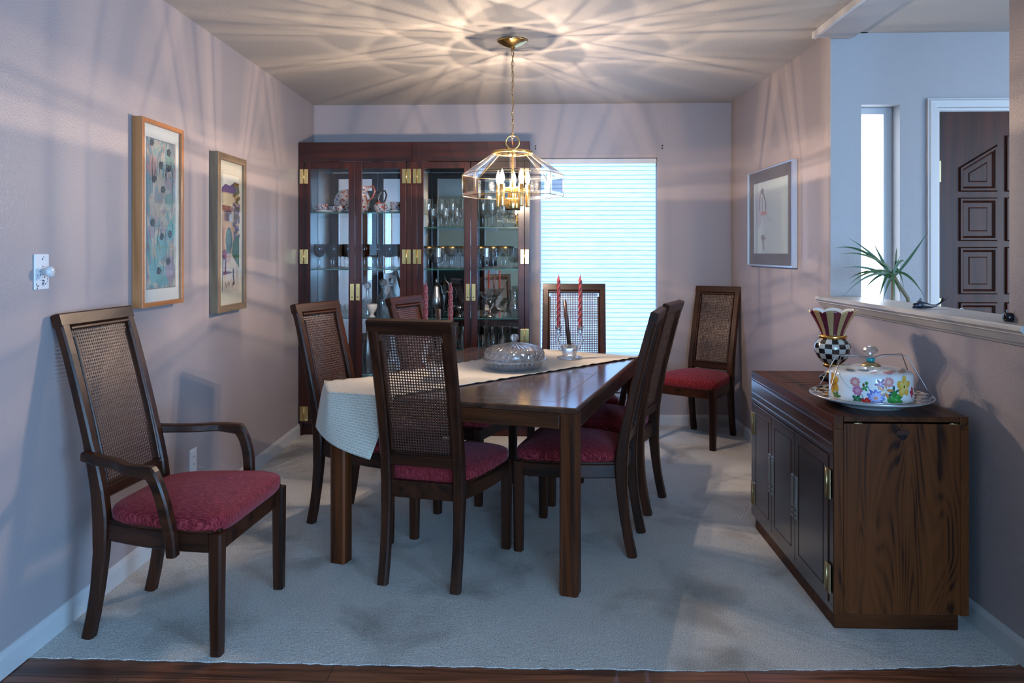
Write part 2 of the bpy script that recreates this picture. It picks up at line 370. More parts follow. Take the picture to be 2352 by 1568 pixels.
# entry room
EY = 4.02
dx0, dx1, dz1 = 2.064, 2.975, 2.045
sx0, sx1, sz1, sz0 = 1.672, 1.868, 2.08, .45
mb = MB()
for a_,b_,c_,d_ in ((xr(4.02)+.001,sx0,-.05,CH+.03),(sx1,dx0,-.05,CH+.03),(dx1,4.3,-.05,CH+.03),(sx0,sx1,sz1,CH+.03),(sx0,sx1,-.05,sz0),(dx0,dx1,dz1,CH+.03)):
    mb.box(a_, b_, EY, EY+.16, c_, d_)
struct(mb.build('wall_entry', 'wall_entry'))
mb = MB(); mb.box(3.9, 4.05, -.2, 1.4, -.05, CH+.03); mb.box(3.9, 4.05, 3.0, 4.2, -.05, CH+.03); mb.box(3.9, 4.05, 1.4, 3.0, 2.25, CH+.03); mb.box(3.9, 4.05, 1.4, 3.0, -.05, .5); struct(mb.build('wall_entry_right', 'wall_entry'))
mb = MB(); mb.box(3.96, 3.98, 1.4, 3.0, .5, 2.25); o = struct(mb.build('window_2', 'day_glass'))
mb = MB(); mb.box(3.89, 3.95, 1.36, 1.42, .46, 2.29); mb.box(3.89, 3.95, 2.98, 3.04, .46, 2.29); mb.box(3.89, 3.95, 1.36, 3.04, .46, .52); mb.box(3.89, 3.95, 1.36, 3.04, 2.23, 2.29); mb.box(3.93, 3.955, 2.18, 2.22, .5, 2.25); mb.build('window_frame', 'white_trim', o)
# sidelight window
mb = MB(); mb.box(sx0, sx1, EY+.13, EY+.14, sz0, sz1); sw = struct(mb.build('window_3', 'day_glass'))
mb = MB()
mb.box(sx1-.045, sx1-.001, EY+.085, EY+.13, sz0, sz1-.001); mb.box(sx0, sx1-.045, EY+.085, EY+.13, sz1-.035, sz1-.001); mb.box(sx0+.001, sx0+.012, EY+.085, EY+.13, sz0, sz1-.035)
mb.box(sx0, sx1, EY+.085, EY+.13, sz0, sz0+.03)
mb.build('window_frame', 'white_trim', sw)
# entry door + casing
dr = struct(thing('door_1', 'dark wooden panelled entry door', 'door', (0,0,0)))
for k in ('label','category'): del dr[k]
mb = MB(); mb.box(dx0+.004, dx1-.004, EY+.02, EY+.06, 0, dz1-.004); mb.build('door_slab', 'door_wood', dr)
def raised(mb, pts, y, d=.014):
    """moulded raised panel: outer bead ring and inner field, pts polygon in xz"""
    cx = sum(p[0] for p in pts)/len(pts); cz = sum(p[1] for p in pts)/len(pts)
    def ins(k): # inset toward the centroid by distance
        out = []
        n = len(pts)
        for i in range(n):
            p0, p1, p2 = Vector(pts[i-1]), Vector(pts[i]), Vector(pts[(i+1)%n])
            e1 = (p1-p0).normalized(); e2 = (p2-p1).normalized()
            n1 = Vector((-e1.y, e1.x)); n2 = Vector((-e2.y, e2.x))
            if n1.dot(Vector((cx,cz))-p1) < 0: n1 = -n1
            if n2.dot(Vector((cx,cz))-p1) < 0: n2 = -n2
            b = (n1+n2); out.append(p1+b*(k/(1+n1.dot(n2))))
        return out
    n = len(pts)
    lv = [(0, 0), (.006, -d), (.016, -d), (.026, -.001), (.034, .006), (.042, .006), (.056, -.004)]
    vs = []
    for k, dy in lv: vs += [(p[0], y+dy, p[1]) for p in ins(k)]
    fs = [(j*n+i, j*n+(i+1)%n, (j+1)*n+(i+1)%n, (j+1)*n+i) for j in range(len(lv)-1) for i in range(n)]
    fs.append(tuple(range((len(lv)-1)*n, len(lv)*n)))
    mb.add(vs, fs)
for x0, x1, kind in ((2.175, 2.372, 0), (2.41, 2.60, 1), (2.64, 2.86, 2)):
    for (z0, z1) in ((1.10,1.345),(1.375,1.60),(.82,1.06),(.2,.76)):
        mb = MB(); raised(mb, [(x0,z0),(x1,z0),(x1,z1),(x0,z1)], EY+.02); mb.build('door_panel', 'door_wood', dr)
    mb = MB()
    pts = [(x0,1.63),(x1,1.63),(x1,1.875),(x0,1.755)] if kind == 0 else ([(x0,1.63),(x1,1.63),(x1,1.92),(x0,1.92)] if kind == 1 else [(x0,1.63),(x1,1.63),(x1,1.755),(x0,1.875)])
    raised(mb, pts, EY+.02); mb.build('door_panel', 'door_wood', dr)
for z in (1.74, 1.03, .25):
    mb = MB(); mb.box(dx0-.002, dx0+.018, EY+.010, EY+.021, z-.06, z+.05); mb.tube([(dx0+.004,EY+.012,z-.06),(dx0+.004,EY+.012,z+.05)], .007, 8); mb.build('hinge', 'brass_old', dr)
mb = MB(); mb.lathe([(0.001,0),(.02,.0),(.012,.02),(.012,.03),(.028,.045),(.03,.06),(.02,.075),(.001,.078)], 20, T=Matrix.Translation((2.90,EY+.02,.98)) @ Matrix.Rotation(pi/2,4,'X')); mb.build('door_handle', 'brass_old', dr)
mb = MB()
cas = [(0,0),(.0,-.010),(.012,-.012),(.016,-.020),(.050,-.024),(.056,-.018),(.062,-.018),(.062,0)]
def casing(mb, a, b, out, y):   # a,b: (x,z) endpoints of inner edge, out: outward dir (x,z), mitred
    d = Vector((b[0]-a[0], b[1]-a[1])).normalized(); vs = []
    for i,p in enumerate((a,b)):
        for (w,dy) in cas:
            off = (1 if i else -1)*w
            vs.append((p[0]+out[0]*w+d.x*off*(1 if p[2] else 0), y+dy, p[1]+out[1]*w+d.y*off*(1 if p[2] else 0)))
    n = len(cas); fs = [(k,(k+1)%n,n+(k+1)%n,n+k) for k in range(n)]+[tuple(range(n)),tuple(range(n,2*n))]
    mb.add(vs, fs)
casing(mb, (dx0,0,0), (dx0,dz1,1), (-1,0), EY); casing(mb, (dx0,dz1,1), (dx1,dz1,1), (0,1), EY); casing(mb, (dx1,0,0), (dx1,dz1,1), (1,0), EY)
mb.box(dx0, dx0+.003, EY, EY+.06, 0, dz1); mb.box(dx1-.003, dx1, EY, EY+.06, 0, dz1); mb.box(dx0, dx1, EY, EY+.06, dz1-.003, dz1)
struct(mb.build('trim_door_casing', 'white_trim'))
# pass-through sill with crown moulding under it
sill_prof = [(0,0),(-.052,0),(-.058,-.006),(-.058,-.016),(-.050,-.024),(-.046,-.026),(-.046,-.030),(-.040,-.034),(-.024,-.058),(-.014,-.064),(-.010,-.070),(0,-.070)]
mb = MB(); vs = []; Y0, Y1 = 2.43, 4.075
for y in (Y0, Y1):
    for (a,b) in sill_prof: vs.append((xr(y)+a, y, SZ+b+.004))
n = len(sill_prof); mb.add(vs, [(k,(k+1)%n,n+(k+1)%n,n+k) for k in range(n)]+[tuple(range(n)),tuple(range(n,2*n))])
mb.prism([(xr(OY0)-.001,OY0+.002),(xr(OY1)-.001,OY1-.002),(xr(OY1)+.17,OY1-.002),(xr(OY0)+.17,OY0+.002)], SZ-.026, SZ+.004)
SILL = struct(mb.build('trim_sill', 'white_trim')); ST = SZ+.004
# baseboards
bp = [(0,0),(.012,0),(.012,.062),(.008,.072),(.004,.080),(0,.082)]
def base(name, p0, p1, nrm):
    m_ = MB(); vs = []
    for p in (p0, p1):
        for a,z in bp: vs.append((p[0]+nrm[0]*a, p[1]+nrm[1]*a, z))
    k = len(bp); m_.add(vs, [(i,(i+1)%k,k+(i+1)%k,k+i) for i in range(k)]+[tuple(range(k)),tuple(range(k,2*k))]); struct(m_.build(name, 'white_trim'))
base('baseboard_left', (xl(1.9)+.0005,1.9), (xl(YB)+.0005,YB-.001), (1,0)); base('baseboard_back', (xl(YB)+.013,YB-.0005), (xr(YB)-.013,YB-.0005), (0,-1)); base('baseboard_right', (xr(.9)-.0005,.9), (xr(YB)-.0005,YB-.001), (-1,0))
# back window: frame, sash rail, sill, shade
mb = MB(); mb.box(wx0, wx1, YB+.115, YB+.15, wz0, wz0+.05); mb.box(wx0, wx1, YB+.115, YB+.15, wz1-.05, wz1); mb.box(wx0, wx0+.05, YB+.115, YB+.15, wz0, wz1); mb.box(wx1-.05, wx1, YB+.115, YB+.15, wz0, wz1); mb.box(wx0, wx1, YB+.085, YB+.15, 1.075, 1.155)
w1 = struct(mb.build('window_1', 'white_trim'))
mb = MB(); mb.box(wx0+.05, wx1-.05, YB+.13, YB+.134, wz0+.05, wz1-.05); mb.build('glass_pane', 'pane', w1)
mb = MB(); mb.box(wx0+.002, wx1-.002, YB-.02, YB+.10, wz0-.022, wz0); struct(mb.build('window_sill', 'white_trim'))
sh = thing('window_shade', 'glowing pale blue cellular shade covering the back window', 'window shade', (0,0,0))
mb = MB(); mb.box(wx0+.006, wx1-.003, YB+.010, YB+.058, wz1-.040, wz1-.002, c=.004); mb.build('headrail', 'white_trim', sh)
mb = MB(); p = .034; z = wz1-.040; k = 0; prof = []
while z > wz0+.04:
    prof.append((YB+(.018 if k%2 else .030), z)); z -= p/2; k += 1
vs = []; x0, x1 = wx0+.010, wx1-.010
for (y, z) in prof: vs += [(x0,y,z),(x1,y,z)]
for (y, z) in prof: vs += [(x0,YB+.062-(y-YB),z),(x1,YB+.062-(y-YB),z)]
nn = len(prof)
mb.add(vs, [(2*i,2*i+1,2*i+3,2*i+2) for i in range(nn-1)])   # front layer (single translucent fabric)
o = mb.build('pleated_fabric', 'shade', sh, recalc=False)
mb = MB(); mb.box(wx0+.008, wx1-.008, YB+.014, YB+.034, wz0+.004, wz0+.045, c=.004); mb.build('bottom_rail', 'white_trim', sh)
mb = MB(); mb.box(wx0-.001, wx1-.004, YB-.005, YB, 2.036, 2.070, c=.0015); struct(mb.build('trim_window_head', 'wall'))
la = bpy.data.lights.new('sky_light', 'AREA'); la.shape = 'RECTANGLE'; la.size = 1.3; la.size_y = 2.2; la.energy = BACKLIGHT_W; la.color = (.75,.88,1)
lo = bpy.data.objects.new('sky_light', la); COL.objects.link(lo); lo.location = (.46, YB+.75, 1.25); lo.rotation_euler = (-pi/2, 0, 0)

# living room behind the camera (seen in the cabinet mirrors)
mb = MB(); mb.box(-4.2, -4.05, -4.6, 1.9, -.05, CH+.05); mb.box(-4.2, xl(1.9)-.001, 1.9, 2.05, -.05, CH+.05); struct(mb.build('wall_living_left', 'beige_wall'))
mb = MB()
mb.box(-4.2, .0, -4.6, -4.45, -.05, CH+.05); mb.box(2.9, 4.6, -4.6, -4.45, -.05, CH+.05); mb.box(.0, 2.9, -4.6, -4.45, 2.15, CH+.05); mb.box(.0, 2.9, -4.6, -4.45, -.05, .35)
struct(mb.build('wall_behind', 'beige_wall'))
mb = MB(); mb.box(.0, 2.9, -4.56, -4.54, .35, 2.15); w4 = struct(mb.build('window_4', 'living_glass'))
mb = MB()
for x in (-.03, 1.42, 2.87): mb.box(x, x+.06, -4.54, -4.44, .32, 2.18)
mb.box(.0, 2.9, -4.54, -4.44, .32, .38); mb.box(.0, 2.9, -4.54, -4.44, 2.12, 2.18); mb.box(.0, 2.9, -4.53, -4.47, 1.2, 1.25); mb.build('window_frame', 'white_trim', w4)
mb = MB(); mb.box(4.45, 4.6, -4.6, -4.0, -.05, CH+.05); mb.box(4.45, 4.6, -.8, -.2, -.05, CH+.05); mb.box(4.45, 4.6, -4.0, -.8, 2.2, CH+.05); mb.box(4.45, 4.6, -4.0, -.8, -.05, .35); mb.box(3.9, 4.6, -.35, -.2, -.05, CH+.05); struct(mb.build('wall_living_right', 'beige_wall'))
mb = MB(); mb.box(4.54, 4.56, -4.0, -.8, .35, 2.2); w5 = struct(mb.build('added_fill_window', 'living_glass'))  # unseen window added to spread cool fill light over a larger area
mb = MB()
for y in (-4.03, -2.43, -.83): mb.box(4.44, 4.53, y, y+.06, .32, 2.23)
mb.box(4.44, 4.53, -4.0, -.8, .32, .38); mb.box(4.44, 4.53, -4.0, -.8, 2.17, 2.23); mb.build('window_frame', 'white_trim', w5)
fp = thing('fireplace', 'white mantel fireplace with marble surround on the beige wall behind the camera', 'fireplace', (-1.6, -4.45, 0))
mb = MB(); mb.box(-.75,-.5,0,.12,0,1.15,c=.004); mb.box(.5,.75,0,.12,0,1.15,c=.004); mb.box(-.75,.75,0,.12,1.0,1.25,c=.004); mb.build('surround', 'white_trim', fp)
mb = MB(); mb.box(-.85,.85,0,.22,1.25,1.30,c=.006); mb.build('mantel_shelf', 'white_trim', fp)
mb = MB(); mb.box(-.5,.5,0,.02,0,1.0); mb.build('firebox', 'black', fp)

# ------------------------------------------------------------ dining chairs
BP = [(0,-.018),(.08,.000),(.18,.017),(.30,.029),(.40,.031),(.50,.022),(.60,.003),(.72,-.024),(.85,-.057),(.97,-.089),(1.0,-.098)]
def back_curve(z, H):      # x offset of the rear post at height z (fractions of chair height scaled)
    t = z
    for (a,b),(c_,d_) in zip(BP, BP[1:]):
        if a <= t <= c_: return b+(d_-b)*(t-a)/(c_-a)
    (a,b),(c_,d_) = BP[-2:]; return b+(d_-b)*(t-a)/(c_-a)
def chamf(w, d, c): w /= 2; d /= 2; return [(-w+c,-d),(w-c,-d),(w,-d+c),(w,d-c),(w-c,d),(-w+c,d),(-w,d-c),(-w,-d+c)]
def make_chair(name, label, H, fw, bw, D, arms=False, loc=(0,0,0), rz=0):
    """local +X is the way the chair faces. fw/bw: leg separations front/back, D: foot to foot depth"""
    t = thing(name, label, 'chair', loc, rz)
    xb = -D/2; xf = D/2
    zs = [H*i/26 for i in range(27)]
    def tang(z):
        e = .01; a = back_curve(z-e, H); b = back_curve(z+e, H); v = Vector((b-a, 0, 2*e)).normalized(); return v
    def post(sy):
        zp = [(H-.012)*i/26 for i in range(27)]; m_ = MB(); pts = [(xb+back_curve(z,H), sy*bw/2, z) for z in zp]
        def nr(i): v = tang(max(.011,zp[i])); return (0,1,0), (v.z,0,-v.x)
        def sc(i):
            z = zp[i]; d = .040+.014*max(0,1-abs(z-.40)/.25) if z < .65 else .036-.006*(z-.65)
            return chamf(.042 if z > .3 else .038, d, .006)
        m_.sweep(pts, nr, sc)
        m_.build('rear_post', 'walnut_z', t); m_ = MB()
        zi = [z for z in zs if z > .50 and z < H-.05]
        pi_ = [(xb+back_curve(z,H)+.006, sy*(bw/2-.026), z) for z in zi]
        m_.sweep(pi_, lambda i: ((0,1,0), (tang(zi[i]).z,0,-tang(zi[i]).x)), lambda i: chamf(.011,.026,.003))
        m_.build('cane_bead', 'walnut_z', t)
    post(1); post(-1)
    def rail(name_, z, h, d, w):
        m_ = MB(); v = tang(z); 
        pts = [(xb+back_curve(z,H)+0, y, z) for y in (-w/2, w/2)]
        m_.sweep(pts, lambda i: ((v.x,0,v.z),(v.z,0,-v.x)), lambda i: chamf(h, d, .005)); m_.build(name_, 'walnut_y', t)
    iw = bw-.042
    rail('top_rail', H-.024, .048, .035, bw+.0422)
    m_ = MB(); v = tang(H-.055); pts = [(xb+back_curve(H-.053,H)+.006, y, H-.053) for y in (-iw/2, iw/2)]
    m_.sweep(pts, lambda i: ((v.x,0,v.z),(v.z,0,-v.x)), lambda i: chamf(.012,.026,.003)); m_.build('cane_bead', 'walnut_y', t); m_ = MB()
    v2 = tang(.515); pts = [(xb+back_curve(.518,H)+.006, y, .518) for y in (-iw/2, iw/2)]
    m_.sweep(pts, lambda i: ((v2.x,0,v2.z),(v2.z,0,-v2.x)), lambda i: chamf(.012,.026,.003)); m_.build('cane_bead', 'walnut_y', t)
    rail('lower_back_rail', .492, .042, .032, iw)
    # cane panel with real holes
    z0, z1 = .522, H-.056; w = iw-.018; P = .0112
    ny = max(2, round(w/P)); nz = round((z1-z0)/P); dy = w/ny; dz = (z1-z0)/nz
    m_ = MB(); vs = []; fs = []; idx = {}
    def V(y, z, k):
        key = (round(y*1e5), round(z*1e5), k)
        if key not in idx:
            tv = tang(z); th = .0010*k; idx[key] = len(vs); vs.append((xb+back_curve(z,H)+.002+tv.z*th, y, z-tv.x*th))
        return idx[key]
    for i in range(ny):
        for j in range(nz):
            y_ = -w/2+i*dy; z_ = z0+j*dz; cy, cz = y_+dy/2, z_+dz/2
            outer = [(y_,z_),(cy,z_),(y_+dy,z_),(y_+dy,cz),(y_+dy,z_+dz),(cy,z_+dz),(y_,z_+dz),(y_,cz)]
            inner = [(cy+dy*.36*cos(a), cz+dz*.36*sin(a)) for a in [pi*1.25+pi/4*q for q in range(8)]]
            for q in range(8):
                r = (q+1)%8
                for k, fl in ((1, False), (-1, True)):
                    f = (V(*outer[q],k), V(*outer[r],k), V(*inner[r],k), V(*inner[q],k)); fs.append(f[::-1] if not fl else f)
                fs.append((V(*inner[q],1), V(*inner[r],1), V(*inner[r],-1), V(*inner[q],-1)))
    m_.add(vs, fs); m_.build('cane_panel', 'cane', t, recalc=False)
    # seat frame: bowed side rails
    sb = bw/2+.010; sf = fw/2+.018
    def side(u, off=0):   # u 0 back .. 1 front ; half width with a gentle outward bow
        return sb+(sf-sb)*u + .022*sin(pi*u)**.8 + off
    x0s, x1s = xb+.050, xf+.020
    m_ = MB()
    for sy in (1,-1):
        us = [i/28 for i in range(29)]; pts = [(x0s+(x1s-.03-x0s)*u, sy*(side(u)-.014), .368) for u in us]
        m_.sweep(pts, lambda i: ((0,1,0),(0,0,1)), lambda i: chamf(.026,.062,.005))
        pts = [(x0s+(x1s-.03-x0s)*u, sy*(side(u)-.012), .404) for u in us]
        m_.sweep(pts, lambda i: ((0,1,0),(0,0,1)), lambda i: chamf(.020,.012,.004))
    m_.box(x1s-.034, x1s-.006, -sf+.016, sf-.016, .337, .399, c=.004); m_.box(x1s-.030, x1s-.010, -sf+.018, sf-.018, .398, .410, c=.003)
    m_.box(x0s-.024, x0s+.004, -sb+.006, sb-.006, .337, .405, c=.004)
    m_.build('seat_frame', 'walnut_x', t)
    for sy in (1,-1):
        m_ = MB(); c_ = (xf, sy*fw/2)
        m_.sweep([(c_[0],c_[1],0),(c_[0],c_[1],.12),(c_[0],c_[1],.399)], lambda i: ((1,0,0),(0,1,0)), lambda i: chamf((.038,.041,.046)[i],(.038,.041,.046)[i],.007)); m_.build('leg', 'walnut_z', t)
    # cushion
    m_ = MB(); n = 72; rings = []
    ins = [(.014,.392),(.004,.396),(-.002,.404),(-.005,.420),(-.005,.436),(-.001,.447),(.009,.455),(.030,.465),(.065,.477),(.110,.486),(.160,.491)]
    X0, X1 = xb+.052, xf+.020; cx = (X0+X1)/2; vs = []
    per = []
    for k in range(n):
        a = 2*pi*k/n; ca, sa = cos(a), sin(a); e = .27
        u = (abs(ca)**e)*(1 if ca > 0 else -1); v = (abs(sa)**e)*(1 if sa > 0 else -1)
        m1 = max(abs(u), abs(v)); 
        xx = cx+u*(X1-X0)/2; uu = (xx-X0)/(X1-X0); per.append((xx, v*(side(uu, -.004))))
    for (i_, z) in ins:
        for (x, y) in per:
            r = Vector((x-cx, y)); L_ = r.length; q = max(0, 1-i_/(.215 if i_ > .02 else .22)); vs.append((cx+r.x*q, r.y*q, z))
    vs.append((cx, 0, .492)); fs = [(j*n+k, j*n+(k+1)%n, (j+1)*n+(k+1)%n, (j+1)*n+k) for j in range(len(ins)-1) for k in range(n)]
    fs += [((len(ins)-1)*n+k, (len(ins)-1)*n+(k+1)%n, len(vs)-1) for k in range(n)]; fs.append(tuple(range(n))[::-1])
    m_.add(vs, fs, 0, True); m_.build('seat_cushion', 'red', t)
    if arms:
        for sy in (1,-1):
            m_ = MB(); ys = bw/2+.030; yf = fw/2+.050
            pts = [(xb-.014, sy*(bw/2+.024), .626),(xb+.05, sy*(ys+.020), .622),(xb+.13, sy*(ys+.046), .619),(xb+.20, sy*(yf+.004), .615),(xb+.284, sy*(yf+.012), .607),
                   (xb+.306, sy*(yf+.012), .565),(xb+.323, sy*(yf+.007), .505),(xb+.332, sy*(yf-.004), .44),(xb+.338, sy*(yf-.012), .39),(xb+.340, sy*(yf-.018), .33)]
            ctl = pts; pts = []; tk = []; TH_ = (.034,.032,.032,.032,.043,.037,.038,.038,.036,.034)
            def cat(lo, hi):
                for i in range(lo, hi):
                    p0_, p1_, p2_, p3_ = (Vector(ctl[min(hi,max(lo,q_))]) for q_ in (i-1,i,i+1,i+2))
                    for k_ in range(6):
                        u = k_/6; pts.append(tuple(.5*((2*p1_)+(p2_-p0_)*u+(2*p0_-5*p1_+4*p2_-p3_)*u*u+(3*p1_-p0_-3*p2_+p3_)*u**3))); tk.append(TH_[i]+(TH_[i+1]-TH_[i])*u)
            cat(0, 4); cat(4, len(ctl)-1); pts.append(ctl[-1]); tk.append(TH_[-1])
            def nr(i, pts=pts):
                a = Vector(pts[max(i-1,0)]); b = Vector(pts[min(i+1,len(pts)-1)]); v = (b-a).normalized(); sd = Vector((0,1,0)); nm = v.cross(sd).normalized(); return tuple(nm.cross(v).normalized()), tuple(nm)
            m_.sweep(pts, nr, lambda i: chamf(.036, tk[i], .006)); m_.build('armrest', 'walnut_x', t)
    return t
def place(src, label, loc, rz):
    c = copy_tree(src); c.location = (*loc, 0); c.rotation_euler = (0,0,rz); c['label'] = label; return c
def seat_at(bc, ang, D): a = R(ang); return (bc[0]+cos(a)*D/2, bc[1]+sin(a)*D/2)
SD, AD = .475, .475
p = seat_at((-.460,3.004), 77.2, SD)
side_chair = make_chair('dining_chair', 'cane-backed dining chair at the near table end, its back to the camera', 1.062, .440, .305, SD, loc=(*p,0), rz=R(76.8))
arm_chair = make_chair('dining_armchair', 'high cane-backed armchair with red seat standing against the left wall', 1.106, .500, .372, AD, True, loc=(-1.270,2.745,0), rz=R(-4.0))
side_chair['group'] = 'side chairs of the dining set'; arm_chair['group'] = 'armchairs of the dining set'
for lab, bc, ang in (
    ('cane-backed dining chair at the right table side, nearer of the two there', (.432,3.482), 165.2),
    ('cane-backed dining chair at the right table side, nearer the window', (.596,4.012), 157.3),
    ('cane-backed dining chair at the left table side beside the hanging runner', (-1.0285,3.8355), -22.4),
    ('cane-backed dining chair at the left table side, its top before the glass cabinet', (-.665,4.36), -22.0),
    ('cane-backed dining chair alone in the back right corner', (1.275,5.645), -127.2)):
    place(side_chair, lab, seat_at(bc, ang, SD), R(ang))
place(arm_chair, 'cane-backed armchair at the far table end before the window shade', seat_at((.235,4.99), -93, AD), R(-93))

# ------------------------------------------------------------ table
TA = atan2(2.929-3.226, .149+.883); TH = .722
tb = thing('dining_table', 'long dark walnut dining table with square legs under a cream runner', 'table', (-.883, 3.226, 0), TA)
TW, TL = 1.075, 1.645
mb = MB()
prof = [(0,.700),(-.002,.706),(-.002,.7125),(.003,.719),(.008,TH)]
vs = []
for i_, z in prof: vs += [(i_,i_,z),(TW-i_,i_,z),(TW-i_,TL-i_,z),(i_,TL-i_,z)]
fs = [(j*4+k, j*4+(k+1)%4, (j+1)*4+(k+1)%4, (j+1)*4+k) for j in range(len(prof)-1) for k in range(4)]+[(3,2,1,0),tuple(range(len(prof)*4-4, len(prof)*4))]
mb.add(vs, fs); mb.build('tabletop', wood('walnut_top', (.030,.012,.008), (.085,.034,.018), 'y', rough=.14, coat=.7), tb)
mb = MB()
q = .105; g = .0022
for a in ((q,TW-q,q,q+g),(q,TW-q,TL-q-g,TL-q),(q,q+g,q,TL-q),(TW-q-g,TW-q,q,TL-q),(q,TW-q,TL/2,TL/2+g)): mb.box(*a, TH-.002, TH+.0003)
mb.build('inlay_line', 'groove', tb)
LW = .070
LEGW = wood('walnut_leg', (.022,.0058,.0018), (.135,.034,.0085), 'z', coat=.04, spec=.2)
APX = wood('walnut_apron', (.020,.0055,.0018), (.100,.026,.0068), 'x', coat=.05, spec=.25)
for (cx, cy) in ((LW/2,LW/2),(TW-LW/2,LW/2),(LW/2,TL-LW/2),(TW-LW/2,TL-LW/2)):
    mb = MB(); mb.sweep([(cx,cy,0),(cx,cy,.699)], lambda i: ((1,0,0),(0,1,0)), lambda i: chamf(LW,LW,.007))
    for s_ in (1,-1):
        for o_ in (.0105,.0165): mb.box(cx+s_*(LW/2-o_)-.0008, cx+s_*(LW/2-o_)+.0008, cy-LW/2-.0006, cy+LW/2+.0006, .0, .690, 1); mb.box(cx-LW/2-.0006, cx+LW/2+.0006, cy+s_*(LW/2-o_)-.0008, cy+s_*(LW/2-o_)+.0008, 0, .690, 1)
        mb.box(cx+s_*(LW/2-.013)-.0015, cx+s_*(LW/2-.013)+.0015, cy-LW/2-.0018, cy+LW/2+.0018, .0, .690); mb.box(cx-LW/2-.0018, cx+LW/2+.0018, cy+s_*(LW/2-.013)-.0015, cy+s_*(LW/2-.013)+.0015, 0, .690)
    mb.build('leg', [LEGW,'groove'], tb)
for ax in (0,1):
    for e in (0,1):
        mb = MB(); L0 = LW; L1 = (TW if ax == 0 else TL)-LW; o0 = .0008 if e == 0 else (TL if ax == 0 else TW)-.0268
        def bx(a0,a1,b0,b1,z0,z1,c=.002):
            if ax == 0: mb.box(a0,a1,b0,b1,z0,z1,c=c)
            else: mb.box(b0,b1,a0,a1,z0,z1,c=c)
        bx(L0,L1,o0,o0+.026,.640,.699); s_ = -.0028 if e == 0 else .0228
        bx(L0,L1,o0+s_,o0+s_+.006,.640,.652,.0015); bx(L0-.01,L1+.01,o0+s_,o0+s_+.006,.690,.6985,.0015)
        mb.build('apron', APX if ax == 0 else 'walnut_y', tb)
# runner
def lerp(a, b, t): return tuple(a[i]+(b[i]-a[i])*t for i in range(len(a)))
P0 = (-.883, 3.226); TZ = TH+.0035
A_, B_ = (-.955, 3.405), (-.586, 3.130)
Nend, Fend = (.585, 4.36), (.065, 4.665)
ns, nw, nf = 90, 26, 26
vs = []; uv = []
def foldpt(w):   # w 0 at A .. 1 at B, bulging over the corner
    k = .36; C = (P0[0]-.004, P0[1]-.006)
    if w < k: q = w/k; p_ = lerp(A_, C, q)
    else: q = (w-k)/(1-k); p_ = lerp(C, B_, q)
    return p_
for i in range(ns+1):
    s_ = i/ns
    for j in range(nw+1):
        w_ = j/nw; a = lerp(Fend, Nend, w_)
        f_ = foldpt(w_); x, y = lerp(a, f_, s_)
        ed = min(w_, 1-w_)*.45
        rip = .0016*sin(s_*64+(1.3 if w_ > .5 else 0))*math.exp(-ed/.02)
        z = TZ+abs(rip)*2.0+.0012*(1-cos(s_*160))*math.exp(-ed/.012)
        d = (-(y-a[1]), 0)
        nrm_ = Vector((.714,-.70)); k2 = rip*1.6*(1 if w_ > .5 else -1)
        # left edge beyond the table: slight lift at A
        vs.append((x+nrm_.x*k2, y+nrm_.y*k2, z+(.012*max(0,1-w_/.25)*max(0,(s_-.86)/.14)))); uv.append((w_*.47, s_*1.55))
Cb, Db = (-.675, 3.085, .478), (-.960, 3.300, .562)
for i in range(1, nf+1):
    t_ = i/nf
    for j in range(nw+1):
        w_ = j/nw; f_ = foldpt(w_); top = (f_[0], f_[1], TZ+.012*max(0,1-w_/.25))
        bot = lerp(Db, Cb, w_); bulge = sin(pi*w_)*.05; bot = (bot[0]-.5*bulge, bot[1]-.85*bulge, bot[2]-.0)
        e = t_; round_ = .006*sin(min(1,t_*5)*pi/2)
        x = top[0]+(bot[0]-top[0])*e-.6*round_; y = top[1]+(bot[1]-top[1])*e-.8*round_-.012*sin(pi*e)*sin(w_*pi*2+.6)*.5; z = top[2]+(bot[2]-top[2])*(e**1.0)
        vs.append((x, y, z)); uv.append((w_*.47, 1.55+t_*.24))
W_ = nw+1; fs = [(i*W_+j, i*W_+j+1, (i+1)*W_+j+1, (i+1)*W_+j) for i in range(ns+nf) for j in range(nw)]
mb = MB(); mb.add(vs, fs, 0, True); mb.uv = uv; ro = mb.build('table_runner', 'runner', recalc=False)
sd_ = ro.modifiers.new('thickness', 'SOLIDIFY'); sd_.thickness = .0022; sd_.offset = 0
tag(ro, 'cream woven runner laid diagonally over the table, one end hanging down', 'table runner')

# ------------------------------------------------------------ crystal cake dome, candelabra
ck = thing('cake_dome', 'cut crystal covered cake plate in the middle of the table runner', 'cake dome', (-.118, 3.895, TZ+.004))
fl = lambda amp, n_: (lambda r,z,a,j: r+amp*cos(n_*a)*(1 if r > .02 else 0))
mb = MB(); mb.lathe([(.118,0),(.128,.004),(.138,.012),(.148,.034),(.151,.036),(.151,.040),(.145,.040),(.134,.016),(.11,.008),(.001,.007)], 160, mod=fl(.0032, 36), smooth=False); mb.build('cake_base', 'crystal', ck)
dome = [(.163,.041),(.165,.045),(.163,.049),(.152,.052),(.150,.056)]
for i in range(10):
    a = i/9*pi/2*.96; dome.append((.148*cos(a)**.62 if i else .149, .082+.036*sin(a) if i else .080))
outer = [(.163,.041),(.166,.045),(.163,.050),(.152,.054),(.1505,.066),(.1505,.080),(.147,.090),(.135,.101),(.115,.110),(.090,.117),(.060,.123),(.030,.127),(.016,.130),(.010,.136)]
inner = [(r-.006 if r > .02 else r*.4, z-.006 if z > .07 else z) for r,z in outer][::-1]
